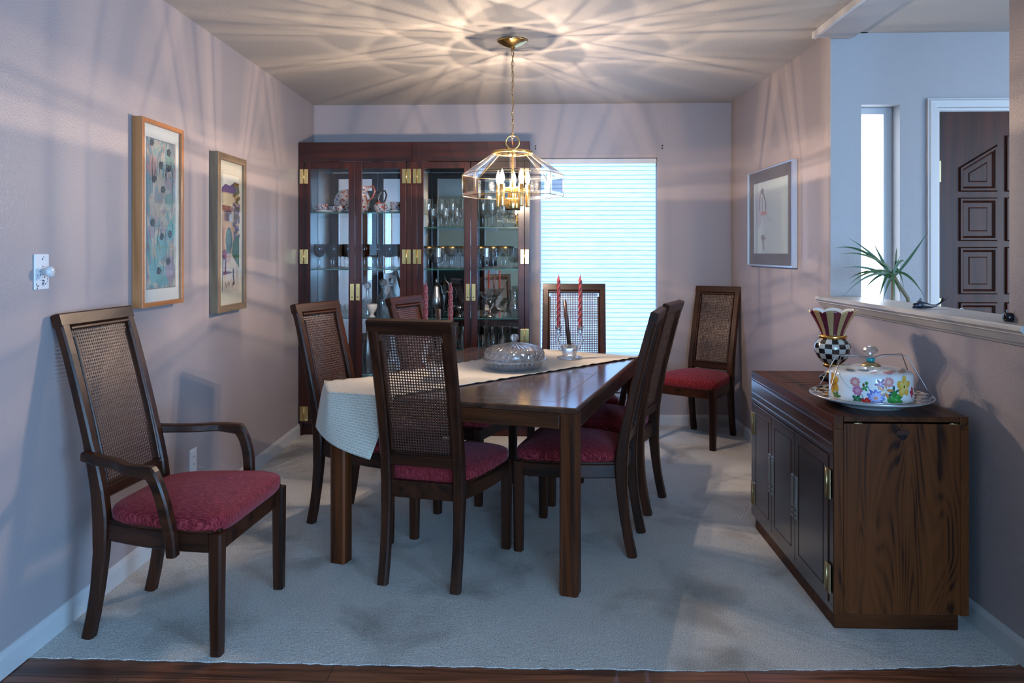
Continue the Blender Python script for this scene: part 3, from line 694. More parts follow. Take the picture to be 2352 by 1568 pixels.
def cutmod(r,z,a,j):
    if z > .095 and r > .02: return r+.0045*cos(32*a)*min(1,r/.06)
    if .052 < z < .09: return r+.0035*cos(24*a+z*260)
    return r+.001*cos(40*a)
mb = MB(); mb.lathe(outer, 180, mod=cutmod, smooth=False, cap=False); mb.lathe([(r,z) for r,z in inner], 60, cap=False)
mb.build('cake_lid', 'crystal', ck)
mb = MB(); mb.lathe([(.001,.128),(.009,.130),(.008,.137),(.013,.141),(.021,.149),(.0225,.156),(.019,.165),(.010,.172),(.001,.174)], 10, smooth=False); mb.build('lid_knob', 'crystal', ck)
def twisted(h, r=.0105, lobes=3, turns=9):
    m_ = MB(); n = 18; k = 96; vs = []
    for i in range(k+1):
        t_ = i/k; z = h*t_; tw = 2*pi*turns/lobes*max(0,(t_-.12))*1.0
        rr = r*(1 if t_ < .9 else max(.25, 1-(t_-.9)/.13)); rr *= (1.08-.25*t_)
        for q_ in range(n):
            a = 2*pi*q_/n; d = 1+(.22*cos(lobes*(a-tw)) if t_ > .12 else 0); vs.append((rr*d*cos(a), rr*d*sin(a), z))
    m_.add(vs, [(i*n+q_, i*n+(q_+1)%n, (i+1)*n+(q_+1)%n, (i+1)*n+q_) for i in range(k) for q_ in range(n)]+[tuple(range(n))[::-1], tuple(range(k*n,(k+1)*n))], 0, True); return m_
M['wax_red'] = plain('red_wax', (.30,.045,.045), .3, coat=.2)
def candelabrum(label, loc, ang, dx, h, side_name, brown):
    c = thing('candelabrum', label, 'candle holder', (*loc, TZ+.003), ang); c['group'] = 'glass candle holders on the runner'
    m_ = MB(); m_.lathe([(.068,0),(.070,.003),(.070,.008),(.060,.011),(.040,.014),(.036,.02),(.040,.035),(.042,.055),(.036,.078),(.022,.082),(.018,.07),(.016,.055),(.001,.053)], 40, mod=lambda r,z,a,j: r*(1+.05*cos(6*a)*(1 if z > .012 else 0)))
    m_.build('base', 'crystal', c)
    for s_ in (1,-1):
        m_ = MB(); pts = [(s_*.030,0,.055),(s_*.048,0,.052),(s_*(dx-.006),0,.070),(s_*(dx+.010),0,.095),(s_*(dx+.006),0,.118),(s_*(dx-.004),0,.132),(s_*dx,0,.142)]
        P_ = []
        for i in range(len(pts)-1):
            for q_ in range(5): P_.append(lerp(pts[i], pts[i+1], q_/5))
        P_.append(pts[-1]); m_.tube(P_, [.011+.003*sin(i*1.6) for i in range(len(P_))], 10); m_.build('arm', 'crystal', c)
        m_ = MB(); m_.lathe([(.008,.138),(.017,.142),(.013,.150),(.015,.163),(.019,.178),(.016,.178),(.012,.160),(.001,.158)], 16, c=(s_*dx,0,0), mod=lambda r,z,a,j: r*(1+.06*cos(8*a))); m_.build('candle_cup', 'crystal', c)
        cc = tag(twisted(h, turns=8).build('twisted_candle', 'wax_red'), 'red twisted taper candle in the %s arm of the %s' % (('right' if s_ > 0 else 'left'), side_name), 'candle', 'red twisted tapers')
        cc.location = (loc[0]+s_*dx*cos(ang), loc[1]+s_*dx*sin(ang), TZ+.003+.160)
        w_ = MB(); w_.tube([(0,0,h-.002),(.001,0,h+.006),(.004,0,h+.010)], .0012, 6); w_.build('wick', 'wick', cc)
    bl = MB(); bl.tube([(0,0,0),(0,0,.13),(0,0,.27)], [.0125,.0115,.0105], 20); b_ = tag(bl.build('taper_candle', 'wax_brown'), brown[0], 'candle', 'dark tapers')
    b_.location = (loc[0]+.001*cos(ang), loc[1]+.001*sin(ang), TZ+.058); b_.rotation_euler = (0, brown[1], 0)
    return c
candelabrum('clear glass three-cup candle holder near the window end of the runner', (.176, 4.262), R(2), .060, .300, 'window-side holder', ('dark brown taper leaning left between the two red candles before the window', -.105))
candelabrum('clear glass three-cup candle holder behind the near chair back', (-.462, 3.545), R(2), .058, .290, 'holder behind the near chair', ('dark brown taper standing behind the near chair back', 0.0))

# ------------------------------------------------------------ chandelier
CX, CY = -.134, 4.10
ch = thing('chandelier', 'brass chandelier with eight-sided glass shade and lit candle bulbs over the table', 'chandelier', (CX, CY, 0))
mb = MB(); mb.lathe([(.082,CH-.001),(.083,CH-.006),(.078,CH-.010),(.050,CH-.026),(.022,CH-.036),(.010,CH-.040),(.009,CH-.052),(.001,CH-.054)], 48); mb.build('canopy', 'brass', ch)
mb = MB(); z = CH-.052; i = 0
while z > 1.935:
    L_ = .0165; T = Matrix.Translation((0,0,z-L_)) @ Matrix.Rotation(pi/2*(i%2)+.35,4,'Z')
    mb.tube([(.0075*cos(a), 0, L_*sin(a)) for a in [2*pi*q_/14 for q_ in range(14)]], .0019, 6, closed=True, T=T); z -= 2*L_-.0055; i += 1
mb.build('chain', 'brass_old', ch)
mb = MB(); mb.tube([(.004*sin(k*.9), .004*cos(k*.9), CH-.05-(CH-.05-1.86)*k/30) for k in range(31)], .0022, 6); mb.build('cord', plain('cord_copper', (.25,.10,.04), .4), ch)
mb = MB(); mb.tube([(.036*cos(a), 0, 1.905+.036*sin(a)) for a in [2*pi*q_/32 for q_ in range(32)]], .0042, 8, closed=True); mb.build('hanging_ring', 'brass', ch)
TR, TZ0 = .108, 1.845     # top lid
mb = MB(); mb.lathe([(.066,1.858),(.104,1.858),(.109,1.855),(.109,1.843),(.104,1.843),(.102,1.851),(.066,1.852)], 48, cap=False); mb.box(-.09,.09,-.006,.006,1.852,1.858); mb.box(-.006,.006,-.09,.09,1.852,1.858); mb.lathe([(.001,1.868),(.012,1.866),(.016,1.858),(.016,1.852),(.001,1.852)], 20); mb.build('lid_ring', 'brass', ch)
mb = MB(); mb.lathe([(.001,1.851),(.101,1.851),(.101,1.848),(.001,1.848)], 32); mb.build('top_pane', 'lamp_pane', ch)
RR, ZT, ZB = .270, 1.731, 1.617
octa = lambda r, k: (r*cos(k*pi/4-pi/2+.03), r*sin(k*pi/4-pi/2+.03))
def pane(q4):   # four corners (3D) of a bevelled pane; inner face flat, outer with a bevel ring
    q4 = [Vector(p) for p in q4]; c_ = sum(q4, Vector())/4; nrm_ = (q4[1]-q4[0]).cross(q4[3]-q4[0]).normalized()
    if nrm_.dot(Vector((c_.x, c_.y, .3))) < 0: nrm_ = -nrm_
    bw_ = .016; ins_ = []
    for i in range(4):
        e1 = (q4[i]-q4[i-1]).normalized(); e2 = (q4[(i+1)%4]-q4[i]).normalized(); n1 = nrm_.cross(e1); n2 = nrm_.cross(e2)
        if n1.dot(c_-q4[i]) < 0: n1 = -n1
        if n2.dot(c_-q4[i]) < 0: n2 = -n2
        ins_.append(q4[i]+(n1+n2)*(bw_/(1+n1.dot(n2))))
    th = .0045
    m_ = MB(); back = [p-nrm_*.0 for p in q4]; front = [p+nrm_*.0012 for p in q4]; fin = [p+nrm_*th for p in ins_]
    vs = back+front+fin; m_.add(vs, [(0,1,2,3)], 2); m_.add(vs, [(8,9,10,11)], 0)
    m_.add(vs, [(4+i,4+(i+1)%4,8+(i+1)%4,8+i) for i in range(4)], 1); m_.add(vs, [(i,(i+1)%4,4+(i+1)%4,4+i) for i in range(4)], 2)
    m_.build('glass_pane', ['lamp_pane','lamp_bevel','lamp_clear'], ch, recalc=True)
for k in range(8):
    a, b = octa(RR,k), octa(RR,k+1); ta, tb_ = octa(TR,k), octa(TR,k+1)
    pane([(*a,ZB),(*b,ZB),(*b,ZT),(*a,ZT)]); pane([(*a,ZT+.001),(*b,ZT+.001),(*tb_,TZ0),(*ta,TZ0)])
for k in range(8):
    mb = MB(); a, b = octa(RR,k), octa(RR,k+1); ta, tb_ = octa(TR,k), octa(TR,k+1); r_ = .0020
    mb.tube([(*a,ZB),(*a,ZT)], r_, 6); mb.tube([(*a,ZT),(*ta,TZ0)], r_, 6); mb.tube([(*a,ZT),(*b,ZT)], r_, 6); mb.tube([(*a,ZB),(*b,ZB)], r_, 6); mb.tube([(*ta,TZ0),(*tb_,TZ0)], r_, 6); mb.build('came', 'brass_old', ch)
mb = MB(); mb.tube([(0,0,1.855),(0,0,1.60)], .006, 12); mb.lathe([(.001,1.575),(.016,1.58),(.026,1.60),(.028,1.66),(.022,1.668),(.001,1.67)], 24); mb.build('centre_stem', 'brass', ch)
mb = MB(); mb.lathe([(.001,1.548),(.040,1.548),(.042,1.552),(.042,1.598),(.036,1.606),(.014,1.61),(.001,1.61)], 32); cp = mb.build('lower_cup', 'brass', ch)
mb = MB(); mb.lathe([(.001,1.543),(.041,1.543),(.041,1.5478),(.001,1.5478)], 32); mb.build('cup_base', 'black', cp)
flame = [(.001,0),(.006,.002),(.010,.012),(.0125,.026),(.0115,.040),(.007,.056),(.003,.068),(.001,.074)]
for k in range(5):
    a = R(15+72*k); x, y = .084*cos(a), .084*sin(a)
    mb = MB(); T = rotz(a); mb.box(.018,.084,-.010,.010,1.640,1.662,T=T,c=.003); mb.build('arm', 'brass', ch)
    mb = MB(); mb.lathe([(.001,1.560),(.0125,1.560),(.0135,1.564),(.0135,1.676),(.0095,1.682),(.001,1.682)], 20, c=(x,y,0)); mb.build('candle_tube', 'brass', ch)
    mb = MB(); mb.lathe(flame, 16, c=(x,y,1.683)); mb.build('bulb', 'bulb', ch)
    li = bpy.data.lights.new('bulb_light', 'POINT'); li.energy = BULB_W; li.color = WARM; li.shadow_soft_size = .003
    l_ = bpy.data.objects.new('bulb_light', li); COL.objects.link(l_); l_.parent = ch; l_.location = (x, y, 1.715)

# ------------------------------------------------------------ china cabinets
CYF = 5.455; CYB = YB-.014; CTOP = 2.105
def cabinet(x0, x1, label, shelves):
    c = thing('china_cabinet', label, 'cabinet', ((x0+x1)/2, CYF, 0)); c['group'] = 'pair of glass-fronted cabinets'
    w = x1-x0; h = w/2; D_ = CYB-CYF
    m_ = MB(); m_.box(-h,-h+.022,.002,D_,.0,CTOP); m_.box(h-.022,h,.002,D_,0,CTOP); m_.box(-h+.022,h-.022,.02,D_,CTOP-.03,CTOP-.002); m_.box(-h+.022,h-.022,.02,D_,.10,.13); m_.box(-h+.022,h-.022,D_-.006,D_,.03,CTOP-.03)
    m_.build('case', 'rosewood_z', c)
    m_ = MB(); m_.box(-h+.01,h-.01,.03,.05,0,.10); m_.build('plinth', 'rosewood_x', c)
    m_ = MB(); m_.box(-h,-h+.036,-.008,.016,.09,1.965,c=.0015); m_.box(h-.036,h,-.008,.016,.09,1.965,c=.0015); m_.box(-h+.036,h-.036,-.006,.016,.09,.125,c=.0015); m_.build('face_frame', 'rosewood_z', c)
    m_ = MB(); m_.box(-h,h,-.008,.022,1.967,CTOP,c=.0015)
    m_.build('cornice', 'rosewood_x', c)
    for s_ in (-1,1):
        m_ = MB(); a0, a1 = sorted((s_*.022, s_*(h-.045))); g = .003
        for b in ((a0,a1,1.992,1.992+g),(a0,a1,2.078,2.078+g),(a0,a0+g,1.992,2.081),(a1-g,a1,1.992,2.081)): m_.box(b[0],b[1],-.0095,-.006,b[2],b[3])
        if s_ > 0: m_.box(-.0015,.0015,-.0095,-.006,1.967,CTOP-.002)
        m_.build('inlay_line', 'groove', c)
    m_ = MB(); m_.box(-h+.024,h-.024,D_-.012,D_-.0075,.13,CTOP-.04); m_.build('mirror_back', 'mirror', c)
    for s_ in (-1,1):
        a0, a1 = sorted((s_*.0015, s_*(h-.038))); st = .046
        d = MB(); d.box(a0,a0+st,-.012,.012,.128,1.962,c=.002); d.box(a1-st,a1,-.012,.012,.128,1.962,c=.002); d.box(a0+st,a1-st,-.012,.012,1.915,1.962,c=.002); d.box(a0+st,a1-st,-.012,.012,.128,.180,c=.002)
        do = d.build('door', 'rosewood_z', c)
        g_ = MB(); g_.box(a0+st-.004,a1-st+.004,-.002,.003,.178,1.918); g_.build('door_glass', 'pane', do)
        for z in (.16, .72, 1.285, 1.86):
            hg = MB(); xx = s_*(h-.037); hg.box(xx-.030,xx+.030,-.0155,-.0085,z-.052,z+.052,c=.001); hg.tube([(xx,-.0165,z-.052),(xx,-.0165,z+.052)], .0045, 8); hg.build('hinge', 'brass', c)
        hd = MB(); xx = s_*.021; hd.box(xx-.014,xx+.014,-.0165,-.0125,.972,1.092,c=.001); hd.box(xx-.010,xx+.010,-.019,-.0162,1.060,1.072,c=.0008); ho = hd.build('handle', 'brass', do)
        rr_ = MB(); rr_.prism([(xx+.007*cos(a), .999-.007*abs(sin(a))) for a in [pi*q_/8 for q_ in range(9)]], -.0005, .0005, T=Matrix(((1,0,0,0),(0,0,-1,-.0172),(0,1,0,0),(0,0,0,1)))); rr_.build('finger_hole', 'groove', ho)
    for z in shelves:
        m_ = MB(); m_.box(-h+.024,h-.024,.028,D_-.016,z-.009,z); m_.add([],[])
        so = m_.build('glass_shelf', 'shelf_glass', c); e_ = MB(); e_.box(-h+.024,h-.024,.0272,.0278,z-.009,z); e_.build('shelf_edge', 'shelf_edge', so)
    return c
SH_L = (.43,.846,1.197,1.605); SH_R = (.62,.846,1.197,1.497)
cabinet(-1.713, -.900, 'left dark rosewood china cabinet with brass hinges holding china and smoky goblets', SH_L)
cabinet(-.898, -.056, 'right dark rosewood china cabinet with brass hinges holding gold-rimmed glasses', SH_R)

# glassware in the cabinets ----------------------------------------------------
ORD = ['leftmost','second','third','fourth','fifth','sixth','seventh','eighth','ninth','tenth']
def stem_obj(name, prof, mat, n=20, mod=None, rim=None, smooth=True):
    m_ = MB(); m_.lathe(prof, n, cap=False, mod=mod, smooth=smooth); return m_.build(name, mat, recalc=False)
def row(src, xs, ys, z, labelf, cat, group):
    first = True
    for i, x in enumerate(xs):
        y = ys[i] if isinstance(ys, (list,tuple)) else ys
        if first and not src.get('used'): o_ = src; src['used'] = 1
        else: o_ = copy_tree(src)
        first = False
        if 'used' in o_.keys() and o_ is not src: del o_['used']
        o_.location = (x, y, z+.0005); tag(o_, labelf(i), cat, group)
def od(i, n): return 'rightmost' if i == n-1 else (ORD[i] if i == 0 else ORD[i]+' from the left')
def goblet(name, H, rb, rbowl, zb, bowl, mat_bowl, mat_stem='tumbler', flute=None, rimz=None, gold=False):
    """thing: bowl, stem, foot"""
    t = thing(name, 'x', 'glass'); 
    m_ = MB(); m_.lathe([(.001,0),(rb,0),(rb,.0015),(rb*.5,.005),(.006,.010),(.0042,.02),(.004,zb*.6),(.0055,zb-.004),(.004,zb)], 18, cap=False); m_.build('stem', mat_stem, t, recalc=False)
    m_ = MB(); pr = [(.003,zb)]+[(rbowl*a, zb+(H-zb)*b) for a,b in bowl]; m_.lathe(pr, 24, cap=False, mod=flute); b = m_.build('bowl', mat_bowl, t, recalc=False)
    if gold:
        m_ = MB(); r0, z0_ = pr[-1]; r1, z1_ = pr[-2]; m_.lathe([(r1+.0006, z1_),(r0+.0006,z0_),(r0-.0006,z0_)], 24, cap=False); m_.build('gold_rim', 'goldrim', t, recalc=False)
    return t
def trow(proto, xs, ys, z, labelf, group):
    for i, x in enumerate(xs):
        y = ys[i] if isinstance(ys, (list,tuple)) else ys
        if i == 0 and not proto.get('placed'): o_ = proto; proto['placed'] = 1
        else:
            o_ = copy_tree(proto)
        if 'placed' in o_.keys() and o_ is not proto: del o_['placed']
        o_.location = (x, y, z+.0005); o_['label'] = labelf(i); o_['category'] = 'glass'; o_['group'] = group
round_bowl = [(.55,.08),(.85,.25),(1,.5),(.98,.75),(.88,1)]
FY = CYF+.10; BY = CYF+.25
g1 = goblet('goblet', .178, .036, .045, .082, round_bowl, 'smoke')
xs = [-1.595,-1.49,-1.385,-1.265,-1.17,-1.08,-.99]
trow(g1, xs, FY, SH_L[2], lambda i: 'smoke-grey goblet in the left cabinet, front row, %s' % od(i,7), 'smoky goblets')
trow(g1, [-1.55,-1.445,-1.34,-1.235,-1.13,-1.03], BY, SH_L[2], lambda i: 'smoke-grey goblet in the left cabinet, back row, %s' % od(i,6), 'smoky goblets')
tall = [(.75,.06),(.95,.2),(1,.45),(.98,1)]
g2 = goblet('stemmed_glass', .205, .032, .034, .085, tall, 'tumbler', flute=lambda r,z,a,j: r*(1+.05*cos(10*a)*(1 if z < .15 else 0)))
xs2 = [-.795,-.705,-.62,-.54]
trow(g2, xs2, [FY,FY+.05,FY+.02,FY+.07], SH_R[3], lambda i: 'tall clear stemmed glass on the right cabinet top shelf, left door, %s' % od(i,4), 'tall clear glasses')
trow(g2, [-.40,-.33,-.25,-.16], [FY+.03,FY,FY+.06,FY], SH_R[3], lambda i: 'tall clear stemmed glass behind the chandelier, right cabinet top shelf, %s' % od(i,4), 'tall clear glasses')
g3 = goblet('sherry_glass', .135, .026, .026, .050, tall, 'tumbler', flute=lambda r,z,a,j: r*(1+.08*cos(8*a)))
trow(g3, [-.755,-.66,-.58,-.525], [FY-.045,FY-.05,FY-.045,FY-.05], SH_R[3], lambda i: 'small cut sherry glass on the right cabinet top shelf, %s' % od(i,4), 'small cut glasses')
coupe = [(.35,.05),(.6,.25),(.82,.5),(.95,.78),(1.0,1)]
g4 = goblet('gold_rimmed_goblet', .165, .036, .045, .085, coupe, 'tumbler', flute=lambda r,z,a,j: r*(1+.04*cos(12*a)*(1 if z < .14 else 0)), gold=True)
trow(g4, [-.795,-.70,-.62,-.53], [FY,FY+.05,FY-.02,FY+.05], SH_R[2], lambda i: 'gold-rimmed crystal goblet behind the right cabinet left door, %s' % od(i,4), 'gold-rimmed goblets')
trow(g4, [-.415,-.325,-.235], [FY+.01,FY+.03,FY], SH_R[2], lambda i: 'gold-rimmed crystal goblet behind the right cabinet right door, %s' % od(i,3), 'gold-rimmed goblets')
trow(g4, [-.75,-.65,-.55,-.37,-.27], BY, SH_R[2], lambda i: 'gold-rimmed crystal goblet in the right cabinet back row, %s' % od(i,5), 'gold-rimmed goblets')
g5 = goblet('cut_water_glass', .150, .032, .032, .040, tall, 'tumbler', flute=lambda r,z,a,j: r*(1+.08*cos(9*a)))
trow(g5, [-.18,-.145,-.115], [FY+.10,FY-.01,FY+.07], SH_R[2], lambda i: 'clear cut water glass at the right end of the gold-rimmed row, %s' % od(i,3), 'cut water glasses')
trow(g5, [-.715,-.365], [FY-.045,FY-.055], SH_R[2], lambda i: 'clear cut water glass standing before the gold-rimmed goblets, %s door' % ('left','right')[i], 'cut water glasses')
tu = MB(); tu.lathe([(.001,.004),(.028,.0),(.030,.004),(.034,.100),(.0335,.100),(.029,.006),(.001,.006)], 24, cap=False, mod=lambda r,z,a,j: r*(1+.03*cos(12*a)*(1 if r > .01 else 0))); tu = tu.build('tumbler', 'tumbler', recalc=False)
row(tu, [-.785,-.71,-.63,-.55], [FY,FY+.06,FY,FY+.06], SH_R[0], lambda i: 'clear fluted tumbler on the low shelf, right cabinet left door, %s' % od(i,4), 'tumbler', 'fluted tumblers')
row(tu, [-.40,-.325,-.25,-.185,-.125], [FY,FY+.06,FY,FY+.06,FY], SH_R[0], lambda i: 'clear fluted tumbler on the low shelf, right cabinet right door, %s' % od(i,5), 'tumbler', 'fluted tumblers')
if 'used' in tu.keys(): del tu['used']
for p_ in (g1,g2,g3,g4,g5):
    if 'placed' in p_.keys(): del p_['placed']

def imari(name, base=(.45,.40,.39)):
    m, nt, b = new_mat(name); v = coords(nt, (38,38,38)); n = N(nt, 'ShaderNodeTexNoise'); n.inputs['Scale'].default_value = 1; n.inputs['Detail'].default_value = 1; nt.links.new(v, n.inputs['Vector'])
    c = ramp(nt, n.outputs[0], [(.40,(.28,.05,.03)), (.44,base), (.62,base), (.66,(.06,.07,.16))]); nt.links.new(c, b.inputs['Base Color']); setp(b, rough=.15, coat=.5); return m
M['imari'] = imari('patterned_china')
M['rust'] = plain('rust_red_glaze', (.32,.055,.025), .2, coat=.4)
def cup(name, label, x, y, z, r, h, mat, handle=1, group=None):
    t = thing(name, label, 'cup', (x,y,z+.0005)); 
    if group: t['group'] = group
    m_ = MB(); m_.lathe([(.001,.004),(r*.55,0),(r*.6,.006),(r*.85,h*.35),(r*.95,h*.7),(r,h),(r*.96,h),(r*.85,h*.5),(r*.5,.010),(.001,.008)], 28, cap=False); m_.build('body', mat, t)
    if handle:
        m_ = MB(); m_.tube([(handle*(r*.88),0,h*.85),(handle*(r+.016),0,h*.9),(handle*(r+.024),0,h*.6),(handle*(r+.012),0,h*.3),(handle*r*.82,0,h*.28)], .0035, 8); m_.build('handle', mat, t)
    return t
z = SH_L[3]
def saucer(label, x, y, z, r, mat='porcelain'):
    m_ = MB(); m_.lathe([(.001,.002),(r*.5,0),(r*.6,.003),(r,.013),(r*.99,.015),(r*.55,.006),(.001,.005)], 36, cap=False); o_ = m_.build('saucer', mat); o_.location = (x,y,z+.0005); return tag(o_, label, 'saucer', 'saucers on the china shelf')
saucer('saucer under the red patterned cup at the left end of the china shelf', -1.565, FY, z, .072)
saucer('saucer under the heart-handled cup near the cabinet centre', -1.355, FY, z, .070)
saucer('saucer under the square-sided red cup at the right of the china shelf', -1.025, FY, z, .078)
cup('teacup', 'red patterned teacup at the left end of the china shelf', -1.575, FY, z+.010, .043, .052, 'imari', -1)
cup('teacup', 'dark patterned teacup behind the leftmost one', -1.515, FY+.08, z, .037, .050, 'imari', 1)
cup('teacup', 'small rust-red teacup before the standing plate', -1.435, FY-.02, z, .032, .050, 'imari', -1)
cup('teacup', 'white teacup with heart-shaped handle on a saucer', -1.345, FY, z+.010, .032, .046, 'porcelain', -1)
cup('teacup', 'tall rust-red patterned cup at the right of the china shelf', -1.035, FY, z+.010, .040, .066, 'imari', 0)
cup('creamer', 'dark small creamer at the right end of the china shelf', -.965, FY+.03, z, .030, .048, 'navy', -1)['category'] = 'creamer'
pl = thing('display_plate', 'large round patterned plate standing upright on the china shelf', 'plate', (-1.44, BY+.02, z+.094))
mb = MB(); T = Matrix.Rotation(pi/2-.12,4,'X'); mb.lathe([(.001,.0),(.06,0),(.090,.008),(.092,.010),(.088,.011),(.058,.004),(.001,.004)], 40, cap=False, T=T); mb.build('plate', 'imari', pl)
sg = thing('sugar_bowl', 'rust-red lidded sugar bowl with rounded body and handle', 'sugar bowl', (-1.155, FY-.01, z+.0005))
mb = MB(); mb.lathe([(.001,.002),(.020,0),(.024,.006),(.038,.028),(.040,.042),(.034,.058),(.028,.062),(.001,.062)], 30); mb.build('body', 'imari', sg)
mb = MB(); mb.lathe([(.030,.062),(.026,.070),(.014,.076),(.004,.079),(.007,.084),(.005,.090),(.001,.092)], 24); mb.build('lid', 'rust', sg)
mb = MB(); mb.tube([(.036,0,.052),(.056,0,.052),(.060,0,.034),(.036,0,.022)], .004, 8); mb.build('handle', 'rust', sg)
pot = thing('china_jug', 'patterned china jug with flared red rim behind the door stile', 'jug', (-1.30, FY+.07, z+.0005))
mb = MB(); mb.lathe([(.001,.002),(.035,0),(.050,.03),(.056,.065),(.044,.10),(.034,.13),(.044,.165),(.062,.195),(.058,.195),(.030,.14),(.001,.13)], 30, mod=lambda r,z,a,j: r*(1+(.12*cos(6*a) if z > .17 else 0))); mb.build('body', 'imari', pot)
mb = MB(); mb.tube([(.045,0,.19),(.085,0,.20),(.098,0,.165),(.085,0,.12),(.05,0,.09)], .007, 8); mb.build('handle', 'rust', pot)
# shelf .846 left
cb = MB(); cb.lathe([(.001,.004),(.05,0),(.07,.012),(.095,.050),(.100,.085),(.097,.085),(.090,.05),(.065,.016),(.001,.012)], 80, mod=lambda r,z,a,j: r*(1+.035*cos(20*a)*(1 if r > .01 else 0)), smooth=False); cbo = cb.build('cut_bowl', 'tumbler'); cbo.location = (-1.405, FY+.04, SH_L[1]+.0005); tag(cbo, 'clear cut-glass bowl low behind the left cabinet left door', 'bowl')
def decanter(label, x, y, s=1):
    t = thing('decanter', label, 'decanter', (x,y,SH_L[1]+.0005)); t['group'] = 'decanters'
    m_ = MB(); m_.lathe([(.001,.003),(.042*s,0),(.046*s,.01),(.047*s,.09*s),(.040*s,.115*s),(.018*s,.14*s),(.012*s,.155*s),(.012*s,.185*s),(.018*s,.19*s),(.014*s,.19*s),(.009*s,.17*s),(.001,.168*s)], 48, mod=lambda r,z,a,j: r*(1+(.05*cos(10*a+z*60) if .015 < z < .12 else 0)), smooth=False); m_.build('bottle', 'tumbler', t)
    m_ = MB(); m_.lathe([(.007,.188*s),(.009,.196*s),(.020*s,.208*s),(.026*s,.225*s),(.022*s,.243*s),(.010,.252*s),(.001,.253*s)], 12, smooth=False); m_.build('stopper', 'crystal', t)
decanter('tall cut-glass decanter with ball stopper, nearer the cabinet centre stile', -1.245, FY+.02, 1.0)
decanter('cut-glass decanter with large round stopper, right of the other decanter', -1.150, FY+.12, 1.08)
pv = MB(); pv.lathe([(.001,.004),(.024,0),(.026,.004),(.014,.018),(.012,.026),(.028,.045),(.038,.070),(.040,.090),(.038,.096),(.034,.09),(.001,.05)], 28); o = pv.build('porcelain_urn', 'porcelain'); o.location = (-1.20, FY-.045, SH_L[1]+.0005); tag(o, 'small white porcelain urn before the decanters', 'urn')
gb = MB(); gb.lathe([(.001,.004),(.03,0),(.045,.012),(.056,.045),(.052,.080),(.038,.105),(.036,.12),(.034,.12),(.036,.10),(.048,.07),(.04,.02),(.001,.012)], 40, mod=lambda r,z,a,j: r*(1+.03*cos(14*a)*(1 if r > .01 else 0))); o = gb.build('glass_jar', 'tumbler'); o.location = (-1.085, FY+.0, SH_L[1]+.0005); tag(o, 'round cut-glass jar at the foot of the decanters', 'jar')
pt = thing('silver_pitcher', 'dark silver pitcher with looped handle on the left cabinet low shelf', 'pitcher', (-1.245, FY+.03, SH_L[0]+.0005))
mb = MB(); mb.lathe([(.001,.003),(.045,0),(.048,.008),(.040,.02),(.058,.06),(.066,.11),(.060,.18),(.048,.24),(.052,.29),(.049,.29),(.001,.26)], 32); mb.build('body', 'silver', pt)
mb = MB(); mb.tube([(-.05,0,.27),(-.085,0,.285),(-.125,0,.27),(-.13,0,.22),(-.11,0,.15),(-.09,0,.11),(-.062,0,.09)], .0065, 8); mb.build('handle', 'silver', pt)
bj = MB(); bj.lathe([(.001,.003),(.035,0),(.055,.05),(.06,.10),(.05,.14),(.03,.165),(.034,.18),(.030,.18),(.001,.15)], 28); o = bj.build('blue_jar', 'navy'); o.location = (-1.46, FY+.10, SH_L[0]+.0005); tag(o, 'dark blue glazed jar left of the silver pitcher handle', 'jar')
# shelf .846 right
cf = thing('silver_coffee_pot', 'dark silver coffee pot with spire lid between the red candles', 'coffee pot', (-.745, FY+.05, SH_R[1]+.0005))
mb = MB(); mb.lathe([(.001,.003),(.036,0),(.038,.008),(.028,.02),(.050,.05),(.062,.095),(.056,.15),(.042,.195),(.040,.215),(.036,.225),(.020,.24),(.008,.25),(.012,.262),(.006,.275),(.001,.285)], 32); mb.build('body', 'silver', cf)
mb = MB(); mb.tube([(.05,0,.16),(.085,0,.185),(.10,0,.15),(.095,0,.09),(.06,0,.06)], .006, 8); mb.build('handle', 'silver', cf)
mb = MB(); mb.tube([(-.055,0,.08),(-.085,0,.12),(-.095,0,.18),(-.110,0,.21)], [.012,.009,.007,.006], 10); mb.build('spout', 'silver', cf)
sb_ = thing('silver_sugar_bowl', 'small tarnished silver bowl with two curled handles', 'sugar bowl', (-.565, FY, SH_R[1]+.0005))
mb = MB(); mb.lathe([(.001,.003),(.026,0),(.027,.005),(.012,.018),(.011,.024),(.030,.042),(.038,.065),(.036,.085),(.033,.085),(.001,.05)], 28); mb.build('body', 'silver', sb_)
for s_ in (1,-1):
    mb = MB(); mb.tube([(s_*.034,0,.05),(s_*.055,0,.07),(s_*.060,0,.09),(s_*.048,0,.105),(s_*.038,0,.098)], .003, 8); mb.build('handle', 'silver', sb_)
cm = thing('silver_compote', 'silver footed compote with pierced glass dish', 'compote', (-.345, FY, SH_R[1]+.0005))
mb = MB(); mb.lathe([(.001,.003),(.040,0),(.042,.005),(.022,.020),(.008,.040),(.007,.075),(.012,.085),(.022,.10),(.024,.125),(.001,.13)], 30); mb.build('stem', 'silver', cm)
mb = MB(); mb.lathe([(.012,.128),(.03,.132),(.060,.150),(.078,.175),(.080,.182),(.076,.182),(.058,.156),(.012,.134)], 60, cap=False, mod=lambda r,z,a,j: r*(1+.04*cos(15*a))); mb.build('dish', 'tumbler', cm)
fb = thing('glass_pitcher', 'round-bodied clear glass pitcher at the right end of the shelf', 'pitcher', (-.165, FY, SH_R[1]+.0005))
mb = MB(); mb.lathe([(.001,.004),(.045,0),(.046,.012),(.055,.022),(.066,.055),(.064,.09),(.050,.12),(.040,.145),(.042,.175),(.046,.20),(.044,.20),(.038,.15),(.058,.09),(.05,.03),(.001,.02)], 40, mod=lambda r,z,a,j: r*(1+(.03*cos(16*a) if .02 < z < .06 else 0))); mb.build('body', 'tumbler', fb)
